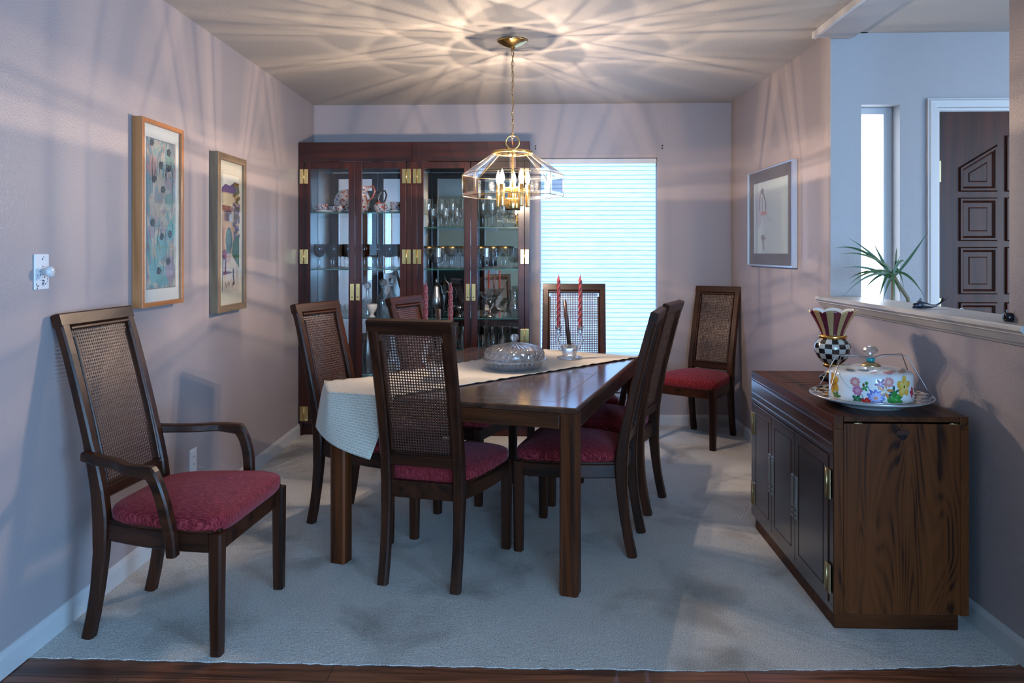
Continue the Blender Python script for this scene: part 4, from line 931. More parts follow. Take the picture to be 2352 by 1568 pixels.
mb = MB(); mb.tube([(.042,0,.185),(.075,0,.18),(.082,0,.14),(.066,0,.09)], .005, 8); mb.build('handle', 'tumbler', fb)
gl = MB(); gl.lathe([(.001,.004),(.03,0),(.032,.006),(.014,.016),(.045,.04),(.052,.07),(.040,.11),(.039,.11),(.05,.07),(.001,.03)], 30); o = gl.build('brandy_glass', 'tumbler'); o.location = (-.235, FY+.10, SH_R[1]+.0005); tag(o, 'clear balloon glass behind the round pitcher', 'glass')

# ------------------------------------------------------------ sideboard
SX0, SX1, SY0, SY1, STP = 1.036, 1.500, 2.720, 3.752, .744
sbd = thing('sideboard', 'dark oak server cabinet with brass hardware against the right wall', 'sideboard', (SX0, SY0, 0))
w, l = SX1-SX0, SY1-SY0
mb = MB(); mb.box(.014, w, .004, l-.004, .052, .700, c=.001); mb.build('case', 'oak_dark_z', sbd)
mb = MB(); mb.box(.004, w-.034, .004, l-.055, 0, .052, c=.001); mb.build('plinth', 'oak_dark_x', sbd)
mb = MB(); mb.box(0, .034, 0, l, .700, STP, c=.0015); mb.box(w-.030, w, 0, l, .700, STP, c=.0015); mb.box(.034, w-.030, .34, l-.34, .700, STP-.0004, c=.001); mb.build('top', 'oak_dark_y', sbd)
for k, (y0, y1) in enumerate(((0.0,.337),(l-.337,l))):
    mb = MB(); mb.box(.0355, w-.0315, y0, y1, .7255, STP, c=.0012); lf = mb.build('flap_top', 'oak_dark_y', sbd)
    mb = MB(); g = .0016; a0, a1, b0, b1 = .095, w-.095, y0+.06, y1-.05
    for b in ((a0,a1,b0,b0+g),(a0,a1,b1-g,b1),(a0,a0+g,b0,b1),(a1-g,a1,b0,b1)): mb.box(*b, STP-.001, STP+.0003)
    mb.build('inlay_line', 'groove', lf)
mb = MB(); a0, a1, b0, b1 = .095, w-.095, .39, l-.39
for b in ((a0,a1,b0,b0+.0016),(a0,a1,b1-.0016,b1),(a0,a0+.0016,b0,b1),(a1-.0016,a1,b0,b1)): mb.box(*b, STP-.001, STP+.0003)
mb.build('inlay_line', 'groove', sbd)
mb = MB(); mb.box(.0345, w-.0305, -.0025, .003, .055, .7195, c=.001); ep = mb.build('end_panel', 'oak_dark_z', sbd)
mb = MB(); mb.box(.0, .0335, -.002, .004, .052, .7, c=.0005); mb.build('end_stile', 'oak_dark_z', sbd); mb = MB(); mb.box(w-.0295, w, -.002, .004, .052, .7, c=.0005); mb.build('end_stile', 'oak_dark_z', sbd)
def capsule(mb, cx, cz, hw, r, y0, y1):
    pts = [(cx+hw-r+r*cos(a), cz+r*sin(a)) for a in [-pi/2+pi*q_/8 for q_ in range(9)]]+[(cx-hw+r+r*cos(a), cz+r*sin(a)) for a in [pi/2+pi*q_/8 for q_ in range(9)]]
    mb.prism(pts, y0, y1, T=Matrix(((1,0,0,0),(0,0,1,0),(0,1,0,0),(0,0,0,1))))
mb = MB(); capsule(mb, .236, .689, .024, .0075, -.0075, -.0028); pu = mb.build('pull_lip', 'rosewood_x', ep)
mb = MB(); mb.prism([(.236+.0175*cos(a), .6815-.0185*abs(sin(a))) for a in [pi*q_/14 for q_ in range(15)]], -.0036, -.0024, T=Matrix(((1,0,0,0),(0,0,1,0),(0,1,0,0),(0,0,0,1)))); mb.build('pull_recess', 'black', ep)
for x in (.083, .410):
    mb = MB(); mb.box(x-.014, x+.014, -.004, -.002, .7185, .7225); mb.tube([(x-.014,-.004,.7215),(x+.014,-.004,.7215)], .002, 6); mb.build('flap_hinge', 'brass_old', sbd)
# front (faces -X)
mb = MB(); mb.box(.0, .014, 0.0, l, .052, .075, c=.001); mb.box(0, .014, 0, .042, .075, .700, c=.001); mb.box(0, .014, l-.042, l, .075, .700, c=.001); mb.box(0, .014, .042, l-.042, .600, .700, c=.001); mb.build('front_frame', 'oak_gloss_y', sbd)
mb = MB()
for z0, z1 in ((.708,.712),(.690,.693),(.640,.644),(.612,.616)): mb.box(-.0035, .001, .012, l-.012, z0, z1, c=.0008)
mb.build('moulding', 'oak_gloss_y', sbd)
yb_ = [.044, .395, .702, l-.044]
for k in range(3):
    y0, y1 = yb_[k]+.0015, yb_[k+1]-.0015
    mb = MB(); mb.box(-.004, .0138, y0, y1, .078, .597, c=.0015); dd = mb.build('door', 'oak_gloss_z', sbd)
    mb = MB(); q = .042; g = .003
    for b in ((y0+q,y1-q,.120,.120+g),(y0+q,y1-q,.555-g,.555),(y0+q,y0+q+g,.12,.555),(y1-q-g,y1-q,.12,.555)): mb.box(-.0052,-.0038, b[0],b[1],b[2],b[3])
    mb.build('bead', 'walnut_y', dd)
    sides_ = {0:(1,), 1:(0,1), 2:(0,)}[k]
    for s_ in sides_:
        yy = (y0+.004, y0+.036) if s_ == 0 else (y1-.036, y1-.004)
        mb = MB(); mb.box(-.0078,-.0042, yy[0], yy[1], .250, .420, c=.0008); mb.box(-.0092,-.0076, yy[0]+.007, yy[1]-.007, .30, .405, c=.0006); hd = mb.build('handle', plain('pewter_%d%d' % (k, s_), (.52,.50,.44), .33, metal=1), dd)
        mb = MB(); ym = (yy[0]+yy[1])/2
        for zc in (.289, .268): mb.box(-.0084,-.0077, ym-.006, ym+.006, zc-.003, zc+.003)
        mb.build('key_slot', 'groove', hd)
for (y, z) in ((.044,.50),(.044,.165),(l-.044,.50),(l-.044,.165)):
    mb = MB(); mb.box(-.0078,-.0042, y-.028, y+.028, z-.052, z+.052, c=.0008); mb.tube([(-.009,y,z-.052),(-.009,y,z+.052)], .004, 8); mb.build('hinge', 'brass_old', sbd)

# ------------------------------------------------------------ vase on the sideboard
vz = STP+.001; vx, vy = 1.238, 3.262
va = thing('vase', 'black and white checked vase with striped flared top and gold bands', 'vase', (vx, vy, vz))
mb = MB(); mb.lathe([(.001,.0),(.030,0),(.034,.006),(.024,.014),(.018,.022),(.024,.030),(.046,.034),(.052,.042),(.052,.052),(.042,.060),(.030,.064),(.001,.066)], 40); mb.build('foot', 'black', va)
mb = MB(); mb.lathe([(.001,.064),(.030,.065),(.033,.069),(.020,.075),(.018,.086),(.030,.092),(.038,.096),(.040,.102),(.036,.108),(.001,.109)], 36); mb.build('gold_collar', 'gold', va)
ball = [(.034,.108)]+[(.034+.0405*sin(pi*(i/12)**.85)**.75+.012*(i/12), .108+.106*i/12) for i in range(1,12)]+[(.052,.214)]
ball = [(.036,.108),(.046,.117),(.058,.130),(.066,.143),(.071,.156),(.0735,.170),(.0725,.184),(.067,.196),(.060,.206),(.052,.213)]
nb = 64
def rowof(f):
    j = f//nb; z_ = (ball[min(j,len(ball)-2)][1]+ball[min(j+1,len(ball)-1)][1])/2; return int((z_-.108)/.0215), (f%nb)//4
M['check_w'] = plain('check_white', (.55,.56,.52), .15, coat=.5); M['check_k'] = plain('check_black', (.012,.012,.014), .15, coat=.5)
fine = []
for i in range(len(ball)-1):
    for q_ in range(4): fine.append(lerp(ball[i], ball[i+1], q_/4))
fine.append(ball[-1])
def mi_ball(f):
    j = f//nb; z_ = fine[min(j,len(fine)-1)][1]; return (int((z_-.108)/.0212)+(f%nb)//4) % 2
mb = MB(); mb.lathe(fine, nb, mif=mi_ball); mb.build('body', ['check_w','check_k'], va)
mb = MB(); mb.lathe([(.046,.212),(.054,.212),(.0565,.217),(.0565,.222),(.054,.227),(.046,.228)], 40); mb.build('gold_ring', 'gold', va)
M['stripe_r'] = plain('stripe_maroon', (.11,.008,.022), .2, coat=.4); M['stripe_t'] = plain('stripe_tan', (.40,.26,.12), .2, coat=.4)
nt_ = 120; prof = [(.047,.226)]; 
for i in range(1, 15): t_ = i/14; prof.append((.046+.049*t_**1.35, .226+.096*t_))
def topmod(r, z, a, j): return r
mb = MB(); vs = []; K = len(prof)
for lay in (0, 1):
    for j, (r, z_) in enumerate(prof):
        t_ = j/(K-1)
        for i in range(nt_):
            a = 2*pi*i/nt_; sc_ = abs(sin(a*4)); zz = z_+.012*(sc_**.7)*t_**3; rr = r-(.0035 if lay else 0)+.003*t_**3*sc_
            vs.append((rr*cos(a), rr*sin(a), zz))
o_ = K*nt_
for j in range(K-1):
    for i in range(nt_):
        i2 = (i+1)%nt_; mb.add([], [])
        mb.f.append((j*nt_+i, j*nt_+i2, (j+1)*nt_+i2, (j+1)*nt_+i)); mb.mi.append((i//6) % 2); mb.sm.append(True)
        mb.f.append((o_+j*nt_+i, o_+(j+1)*nt_+i, o_+(j+1)*nt_+i2, o_+j*nt_+i2)); mb.mi.append(2); mb.sm.append(True)
for i in range(nt_):
    i2 = (i+1)%nt_; mb.f.append(((K-1)*nt_+i, (K-1)*nt_+i2, o_+(K-1)*nt_+i2, o_+(K-1)*nt_+i)); mb.mi.append(3); mb.sm.append(True)
mb.v = vs; mb.build('flared_top', ['stripe_r','stripe_t','white_enamel','gold'], va, recalc=False)

# ------------------------------------------------------------ cake carrier
kx, ky = 1.253, 2.93
cc = thing('cake_plate', 'black and white checked round enamel plate on the sideboard', 'plate', (kx, ky, STP+.0005))
mb = MB(); mb.lathe([(.001,.002),(.115,0),(.120,.004),(.150,.016),(.200,.030),(.214,.036),(.216,.039),(.212,.040)], 96, cap=False); mb.build('underside', 'white_enamel', cc, recalc=False)
mb = MB(); nr_ = 96; pr = [(.001,.028),(.14,.028),(.155,.029),(.170,.031),(.185,.0335),(.200,.0365),(.213,.0402)]
mb.lathe(pr, nr_, cap=False, mif=lambda f: (((f//nr_)-1)//2+((f % nr_)//3)) % 2 if (f//nr_) >= 1 else 0); mb.build('checked_rim', ['check_w','check_k'], cc, recalc=False)
mb = MB(); mb.tube([(.2145*cos(2*pi*q_/96), .2145*sin(2*pi*q_/96), .0395) for q_ in range(96)], .0018, 6, closed=True); mb.build('rim_band', 'alum', cc)
cv = thing('cake_cover', 'white enamel cake cover painted with flowers, glass knob on top', 'cake cover', (kx, ky, STP+.0295))
CR, CHT = .146, .098
mb = MB(); mb.lathe([(.147,0),(.1475,.003),(.146,.006),(.146,.088),(.1435,.096),(.137,.102),(.120,.108),(.085,.114),(.045,.118),(.001,.120)], 96, cap=False)
mb.lathe([(.143,.0),(.143,.088),(.12,.104),(.001,.114)], 48, cap=False); mb.build('cover', 'white_enamel', cv)
mb = MB(); mb.lathe([(.033,.117),(.034,.120),(.028,.126),(.016,.131),(.013,.134),(.001,.136)], 40, mod=lambda r,z,a,j: r*(1+(.05*cos(20*a) if z < .125 else 0))); mb.build('knob_base', 'brass_old', cv)
mb = MB(); mb.lathe([(.011,.134),(.015,.136),(.016,.141),(.015,.146),(.010,.148)], 24); mb.build('teal_ring', plain('teal_glass', (.01,.28,.33), .1), cv)
mb = MB(); mb.lathe([(.001,.147),(.014,.148),(.015,.152),(.007,.155),(.006,.158),(.016,.163),(.026,.170),(.028,.177),(.024,.186),(.012,.191),(.001,.192)], 10, smooth=False); mb.build('glass_knob', 'crystal', cv)
# painted flowers: thin enamel petals lying on the cover wall
def onwall(th, z, off=.0006): return ((CR+off)*cos(th), (CR+off)*sin(th), z)
def blob(mb, cx, cz, pts, off=.0006):   # polygon (arc length, z) around theta cx
    n = len(pts); c_ = onwall(cx, cz, off); vs = [c_]+[onwall(cx+p_[0]/CR, cz+p_[1], off) for p_ in pts]
    mb.add(vs, [(0, 1+i, 1+(i+1)%n) for i in range(n)])
def petals(mb, th, z, r, n_, w=.55, off=.0006, ph=0, sq=1):
    r *= 1.22; ph += random.uniform(-.2,.2)
    for k in range(n_):
        a0 = 2*pi*k/n_+ph; pts = []
        for q_ in range(10):
            a = 2*pi*q_/10; px = r*.55+r*(.48+.05*sin(3*a+k*2))*cos(a); py = r*w*sin(a)*(.5+.07*cos(2*a+k))
            pts.append((px*cos(a0)-py*sin(a0), (px*sin(a0)+py*cos(a0))*sq))
        cxm = sum(p_[0] for p_ in pts)/10; czm = sum(p_[1] for p_ in pts)/10
        blob(mb, th+cxm/CR, z+czm, [(p_[0]-cxm, p_[1]-czm) for p_ in pts], off+.00006*(k%3))
def disc(mb, th, z, r, off=.0009, sq=1): blob(mb, th, z, [(r*cos(2*pi*q_/12), r*sq*sin(2*pi*q_/12)) for q_ in range(12)], off)
def vine(mb, p0, p1, bend, w=.0012, off=.0004):
    pts = []
    for i in range(9):
        t_ = i/8; pts.append((p0[0]+(p1[0]-p0[0])*t_+bend*sin(pi*t_)/CR, p0[1]+(p1[1]-p0[1])*t_))
    vs = []
    for th, z_ in pts: vs += [onwall(th-w/CR, z_, off), onwall(th+w/CR, z_+w*.3, off)]
    mb.add(vs, [(2*i,2*i+1,2*i+3,2*i+2) for i in range(8)])
F = lambda px: -pi/2 - .42 + math.asin(max(-1,min(1,(px-2000)/90)))   # angle for where a flower sits around the cover
def flower(name, th, z, layers):
    parts = {}
    for (kind, col, args) in layers:
        parts.setdefault(col, []).append((kind, args))
    mats = []; mb = MB()
    for i, (col, items) in enumerate(parts.items()):
        mats.append(colmat(col, .3)); s0 = len(mb.f)
        for kind, args in items:
            if kind == 'p': petals(mb, th, z, *args)
            elif kind == 'd': disc(mb, th+args[3]/CR if len(args) > 3 else th, z+(args[4] if len(args) > 4 else 0), *args[:3])
            elif kind == 'v': vine(mb, *args)
        for q_ in range(s0, len(mb.f)): mb.mi[q_] = i
    mb.build(name, mats, cv, recalc=True)
PK, MG, YL, BL, RD, GR, DG, OR, VI, PU = (.62,.25,.24), (.50,.16,.28), (.70,.42,.06), (.10,.14,.45), (.50,.02,.02), (.03,.22,.04), (.02,.09,.06), (.60,.22,.05), (.18,.05,.12), (.35,.25,.45)
for px, z, r in ((1970,.074,.015),(2038,.080,.015)): flower('painted_pink_bloom', F(px), z, [('v',DG,((F(px)+.04,z-.01),(F(px)+.13,z-.035),.006)),('p',PK,(r,9,.6,.0008)),('d',(.75,.45,.42),(r*.55,.0011))])
flower('painted_mauve_bloom', F(1975), .044, [('v',DG,((F(1975)+.05,.036),(F(1975)+.14,.012),.004)),('p',MG,(.015,9,.6,.0008)),('d',(.62,.32,.42),(.008,.0011))])
flower('painted_blue_daisy', F(2012), .022, [('p',BL,(.026,11,.42,.0007)),('p',(.38,.42,.72),(.018,11,.35,.0010,.3)),('d',(.62,.20,.10),(.0075,.0014,.8))])
flower('painted_yellow_bloom', F(2068), .062, [('p',YL,(.027,5,.75,.0007,.3,1.15)),('p',(.78,.55,.16),(.018,4,.7,.0010,.9,1.2)),('d',(.06,.05,.02),(.0035,.0014,1.5))])
flower('painted_yellow_bloom', F(1924), .055, [('p',YL,(.026,5,.75,.0007,.7,1.2)),('p',(.55,.24,.03),(.015,4,.7,.0010,.2,1.2))])
flower('painted_orange_lily', F(2030), .048, [('v',GR,((F(2030),.04),(F(2025),.012),.002)),('p',OR,(.024,5,.34,.0007,1.25)),('p',(.70,.66,.55),(.013,3,.5,.0011,1.4))])
flower('painted_red_bloom', F(1994), .008, [('p',RD,(.017,5,.8,.0008,.2,.62)),('d',(.66,.06,.04),(.007,.0012,.7))])
flower('painted_red_bloom', F(2084), .038, [('p',(.45,.02,.06),(.015,5,.6,.0007,.5,1.1)),('v',DG,((F(2084),.03),(F(2084)+.03,.004),.0))])
flower('painted_leaves', F(2052), .016, [('p',GR,(.027,5,.7,.0006,.5)),('p',(.05,.32,.06),(.018,4,.6,.0009,1.1))])
flower('painted_leaves', F(1975), .012, [('p',DG,(.017,5,.6,.0006,.2)),('p',(.05,.25,.10),(.012,4,.5,.0009,.9))])
flower('painted_leaves', F(1930), .010, [('p',GR,(.019,5,.6,.0006,.2,.8)),('p',(.10,.16,.04),(.012,4,.5,.0009,.9))])
flower('painted_leaf_sprig', F(1990), .055, [('v',DG,((F(1990),.075),(F(2005),.020),.004)),('p',GR,(.010,4,.6,.0007,.8)),('d',(.15,.05,.02),(.004,.0010,1.3,-.004,.012)),('d',GR,(.005,.0010,1.3,.006,.018))])
flower('painted_dark_leaves', F(2022), .072, [('p',VI,(.017,6,.4,.0005,.2)),('p',PU,(.010,5,.4,.0009,.6))])
flower('painted_dark_leaves', F(2047), .040, [('p',DG,(.022,6,.36,.0005,.4)),('v',DG,((F(2047),.03),(F(2062),.06),-.004))])
# insects/leaves on the lid top, lying on the slope
for (th, r, c_, s_) in ((-2.2,.10,(.05,.05,.06),.018),(-1.9,.125,RD,.010),(-1.45,.12,(.55,.05,.02),.020),(-1.2,.105,(.25,.18,.16),.016),(-.9,.12,(.30,.16,.06),.022),(-2.6,.118,(.08,.08,.10),.018),(-.5,.11,(.16,.2,.28),.018)):
    m_ = MB()
    for (r_, dz) in ((1,0),): 
        zt = .1195-(r/.12)**2*.0095; pts = []
        for q_ in range(12):
            a = 2*pi*q_/12; rr = r+s_*.45*cos(a); tt = th+s_*sin(a)/r*1.1; zz = .1195-.0095*(rr/.12)**2-.0+ .0014; pts.append((rr*cos(tt), rr*sin(tt), zz))
        m_.add([(r*cos(th), r*sin(th), zt+.0016)]+pts, [(0,1+i,1+(i+1)%12) for i in range(12)])
    m_.build('painted_moth', colmat(c_, .3), cv)
wh = thing('wire_carrier', 'thin grey wire carrying handle standing on the checked plate rim', 'wire handle', (kx, ky, STP))
top = .183
for sy in (-1, 1):
    mb = MB(); yy = .020*sy
    ppts = [(-.188, yy*3.0-.02, .0425), (-.118, yy, top),(-.05, yy*.7, top+.001),(-.02, yy*.5, top-.004),(.02, yy*.5, top-.004),(.05, yy*.7, top+.004),(.125, yy, top+.006),(.195, yy*3.0+.0, .0425)]
    P_ = []
    for i in range(len(ppts)-1):
        for q_ in range(4): P_.append(lerp(ppts[i], ppts[i+1], q_/4))
    P_.append(ppts[-1]); mb.tube(P_, .0019, 6); mb.build('wire_loop', 'wire', wh)

# ------------------------------------------------------------ sill figurines, plant
wl = thing('whale_figurine', 'small dark blue whale figurine with upturned tail on the white sill', 'figurine', (1.560, 3.15, ST+.0005), R(12))
mb = MB(); prof = []; 
mb.tube([(-.05,0,.004),(-.042,0,.012),(-.02,0,.016),(.005,0,.014),(.03,0,.010),(.055,0,.012),(.075,0,.024)], [.003,.011,.0155,.013,.008,.005,.003], 14); mb.build('body', 'navy', wl)
mb = MB(); mb.add([(.070,-.004,.018),(.070,.004,.018),(.100,.018,.048),(.088,.004,.030),(.100,-.018,.048),(.092,-.002,.036),(.074,0,.026)], [(0,1,3),(1,2,3),(0,3,4),(3,2,5),(3,5,4),(1,6,2),(0,4,6)]); mb.build('tail', 'navy', wl, recalc=False)
mb = MB(); mb.add([(-.03,-.003,.028),(-.01,-.003,.028),(-.014,0,.046),(-.03,.003,.028),(-.01,.003,.028)], [(0,1,2),(3,2,4),(0,2,3),(1,4,2)]); mb.add([(-.03,-.012,.006),(-.01,-.012,.006),(-.02,-.040,.002),(-.03,-.012,.009),(-.01,-.012,.009)], [(0,2,1),(3,4,2),(0,3,2),(1,2,4)]); mb.build('fin', 'navy', wl, recalc=False)
cy = thing('black_cup_figurine', 'small black round-ended figurine at the near end of the sill', 'figurine', (1.545, 2.565, ST+.0005))
mb = MB(); mb.tube([(-.016,0,.016),(-.014,0,.016),(.0,0,.016),(.022,0,.016),(.024,0,.016)], [.010,.0145,.0155,.0145,.010], 20); mb.build('body', 'black', cy)
mb = MB(); mb.tube([(-.006,0,.031),(-.010,0,.038),(-.004,0,.040)], .002, 6); mb.build('ear', 'white_trim', cy)
sm = MB(); sm.tube([(-.006,0,.002),(-.003,0,.009),(.003,0,.009),(.006,0,.002)], .0022, 6); o = sm.build('porcelain_curl', 'white_trim'); o.location = (1.66, 3.06, ST+.0005); tag(o, 'tiny white porcelain curl on the back edge of the sill', 'ornament')
pl = thing('potted_plant', 'spiky green dracaena leaning before the narrow entry window', 'plant', (1.76, 3.72, 0))
mb = MB(); mb.lathe([(.001,.0),(.10,0),(.13,.24),(.135,.25),(.12,.25),(.001,.23)], 32); mb.build('pot', 'terracotta', pl)
mb = MB(); mb.tube([(0,0,.22),(.02,0,.6),(.05,0,.9),(.02,0,1.03),(.005,0,1.10),(-.035,0,1.16),(-.062,0,1.21)], [.012,.011,.010,.009,.009,.009,.008], 8); mb.tube([(.0,.02,.22),(-.05,.02,.7),(-.06,.02,1.03),(-.062,0.005,1.20)], .007, 8); mb.build('stem', 'stem', pl)
def leaf(mb, b, tip, sag, w, tw=0):
    b = Vector(b); tip = Vector(tip); n = 12; d = tip-b; side_ = d.cross(Vector((0,1,0)))
    side_ = side_.normalized() if side_.length > 1e-4 else Vector((1,0,0)); side_ = (side_*cos(tw)+Vector((0,1,0))*sin(tw)).normalized(); vs = []
    for i in range(n+1):
        t_ = i/n; p_ = b+d*t_+Vector((0,0,sag*4*t_*(1-t_))); ww = w*(.35+.65*sin(pi*min(1,t_*1.15+.12))**.8)*(1 if t_ < .75 else (1-t_)/.25+.02)
        vs += [p_-side_*ww, p_+Vector((0,0,-ww*.25)), p_+side_*ww]
    fs = []
    for i in range(n): fs += [(3*i,3*i+1,3*i+4,3*i+3),(3*i+1,3*i+2,3*i+5,3*i+4)]
    mb.add(vs, fs, 0, True)
hd = (-.062, 0, 1.205)
tips = [(-.337,-.05,1.309,.035),(-.259,.05,1.389,.02),(-.166,.0,1.383,.0),(-.311,-.08,1.158,.035),(-.32,-.04,1.101,.05),(.096,-.02,1.425,-.01),(-.02,.05,1.345,.02),(.010,.03,1.27,.03),(.072,-.05,1.085,.045),(.088,0,1.10,.04),(-.30,.02,1.24,.03),(-.35,.0,1.335,.05),(-.16,-.06,1.08,.03),(-.13,-.03,1.06,.035),(-.09,-.08,1.05,.03),(-.19,.05,1.12,.03),(.03,.08,1.12,.06),(-.05,-.06,1.10,.02),(-.24,.1,1.18,.04),(-.03,0,1.30,.0)]
mb = MB()
for i, (x, y, z, s_) in enumerate(tips): leaf(mb, (hd[0]+random.uniform(-.012,.012), hd[1]+random.uniform(-.01,.01), hd[2]+random.uniform(-.03,.02)), (x,y,z), s_, .0062, .3*((i%3)-1))
lv_ = mb.build('foliage', 'leaf', pl, recalc=False)

# ------------------------------------------------------------ wall pictures, switch, outlet
def poly2(mb, pts, base_, ux, uy, nrm_, off, mi=0):
    """flat polygon on a picture plane: pts in picture coords"""
    n = len(pts); cx = sum(p_[0] for p_ in pts)/n; cy_ = sum(p_[1] for p_ in pts)/n
    vs = [base_+ux*cx+uy*cy_+nrm_*off]+[base_+ux*p_[0]+uy*p_[1]+nrm_*off for p_ in pts]; mb.add(vs, [(0,1+i,1+(i+1)%n) for i in range(n)], mi)
def picture(name, label, wallx, side_, y0, y1, z0, z1, dep, fw_, mats, matb, art, artw):
    """side_ +1: hangs on the left wall facing +X; -1: on the right wall. local axes: u runs along y, z up"""
    t = thing(name, label, 'picture', (wallx, (y0+y1)/2, (z0+z1)/2), (atan2(1, -.018)-pi/2) if side_ > 0 else (atan2(1,-.0254)-pi/2))
    hw, hh = (y1-y0)/2, (z1-z0)/2; X = lambda d: side_*d
    for (a,b,c_,d_) in ((-hw,-hw+fw_,-hh,hh),(hw-fw_,hw,-hh,hh)):
        m_ = MB(); m_.box(min(X(.001),X(dep)),max(X(.001),X(dep)),a,b,c_,d_,c=.002); m_.build('frame_stile', mats[0], t)
    for (a,b,c_,d_) in ((-hw+fw_*.5,hw-fw_*.5,-hh+.0005,-hh+fw_),(-hw+fw_*.5,hw-fw_*.5,hh-fw_,hh-.0005)):
        m_ = MB(); m_.box(min(X(.0015),X(dep-.0005)),max(X(.0015),X(dep-.0005)),a,b,c_,d_,c=.002); m_.build('frame_rail', mats[1], t)
    m_ = MB(); m_.box(min(X(.004),X(dep-.014)),max(X(.004),X(dep-.014)),-hw+fw_-.002,hw-fw_+.002,-hh+fw_-.002,hh-fw_+.002); m_.build('mat_board', matb, t)
    m_ = MB(); g = dep-.008; m_.box(min(X(g),X(g+.002)),max(X(g),X(g+.002)),-hw+fw_-.001,hw-fw_+.001,-hh+fw_-.001,hh-fw_+.001); m_.build('glass', 'pane', t)
    # print: local picture coords origin at lower-left of art area as seen
    au, av = artw; base_ = Vector((X(dep-.014)+X(.0008), (-au/2) if True else 0, -av/2))
    uy_ = Vector((0,1,0)) ; pr_ = MB(); groups = {}
    polys = art(au, av); mats_ = []; mb2 = MB()
    for lay, (col, pts) in enumerate(polys):
        mm_ = colmat(col, .6) if isinstance(col, tuple) else M[col]
        if mm_ not in mats_: mats_.append(mm_)
        if side_ < 0: pts = [(au-p_[0], p_[1]) for p_ in pts]
        poly2(mb2, pts, base_, uy_, Vector((0,0,1)), Vector((side_,0,0)), .00003*lay, mats_.index(mm_))
    mb2.build('print', mats_, t, recalc=False); return t
def rect(x0,y0,x1,y1): return [(x0,y0),(x1,y0),(x1,y1),(x0,y1)]
def ell(cx,cy,rx,ry,n=14,j=0,rot=0):
    out = []
    for i in range(n):
        a = 2*pi*i/n; k = 1+random.uniform(-j,j); x, y = rx*cos(a)*k, ry*sin(a)*k; out.append((cx+x*cos(rot)-y*sin(rot), cy+x*sin(rot)+y*cos(rot)))
    return out
def stroke(p0, p1, w, bend=0, n=8):
    a = []; b = []
    for i in range(n+1):
        t_ = i/n; x = p0[0]+(p1[0]-p0[0])*t_+bend*sin(pi*t_); y = p0[1]+(p1[1]-p0[1])*t_; a.append((x-w/2,y)); b.append((x+w/2,y))
    return a+b[::-1]
def wash():   # watery multi-colour ground of the abstract floral print
    m, nt, b = new_mat('watercolour_wash'); L = nt.links; v = coords(nt, (9,9,5)); n = N(nt, 'ShaderNodeTexNoise'); n.inputs['Scale'].default_value = 1; n.inputs['Detail'].default_value = 4; n.inputs['Distortion'].default_value = 1.2; L.new(v, n.inputs['Vector'])
    c = ramp(nt, n.outputs[0], [(.32,(.16,.13,.19)),(.40,(.12,.30,.33)),(.48,(.40,.38,.34)),(.54,(.22,.21,.24)),(.60,(.10,.26,.32)),(.68,(.38,.22,.24))]); L.new(c, b.inputs['Base Color']); setp(b, rough=.6); return m
M['wash'] = wash()
def art_floral(w, h):
    P_ = [((.20,.19,.22), rect(0,0,w,h)), ('wash', rect(.004,.004,w-.004,h-.004))]
    for (x,y,rx,ry,c_) in ((.5,.08,.38,.09,(.05,.34,.42)),(.25,.12,.2,.1,(.07,.38,.45)),(.8,.12,.2,.12,(.24,.20,.33)),(.5,.28,.3,.1,(.10,.38,.42)),(.85,.4,.2,.09,(.06,.40,.42)),(.15,.38,.16,.06,(.26,.22,.33)),(.3,.52,.3,.07,(.36,.34,.32)),(.75,.6,.22,.07,(.10,.30,.30)),(.2,.8,.18,.10,(.42,.24,.25)),(.45,.72,.2,.07,(.42,.38,.33)),(.72,.72,.18,.06,(.28,.24,.30)),(.8,.86,.2,.06,(.10,.30,.28)),(.12,.66,.12,.05,(.12,.27,.34)),(.85,.25,.13,.05,(.40,.35,.31))):
        P_.append((tuple(.62*q_+.38*.24 for q_ in c_), ell(x*w, y*h, rx*w*.7, ry*h*.8, 18, .22)))
    for k in range(34):
        x = random.uniform(.08,.92)*w; y = random.uniform(.05,.8)*h; P_.append(((.08,.08,.10) if k%3 else (.5,.47,.42), stroke((x,y),(min(w*.97,max(w*.03,x+random.uniform(-.02,.02))),y+random.uniform(.06,.16)*h), .0015, random.uniform(-.008,.008))))
    for (x,y) in ((.18,.97),(.75,.93),(.48,.83),(.75,.82),(.25,.73),(.55,.67),(.2,.44),(.5,.35),(.8,.37),(.72,.18),(.4,.12)):
        x, y = x*w, y*h
        for q_ in range(6): P_.append(((.035,.055,.075), ell(x+.010*cos(q_), y+.010*sin(q_), .009, .007, 9, .35)))
    return [(c_, [(min(w,max(0,p_[0])), min(h,max(0,p_[1]))) for p_ in pts]) for c_, pts in P_]
picture('framed_print', 'tall oak-framed pastel abstract flower print on the left wall', xl(3.3), 1, 3.112, 3.497, 1.085, 1.882, .046, .020, ('oak_light','oak_light_y'), 'mat_white', art_floral, (.270,.648))
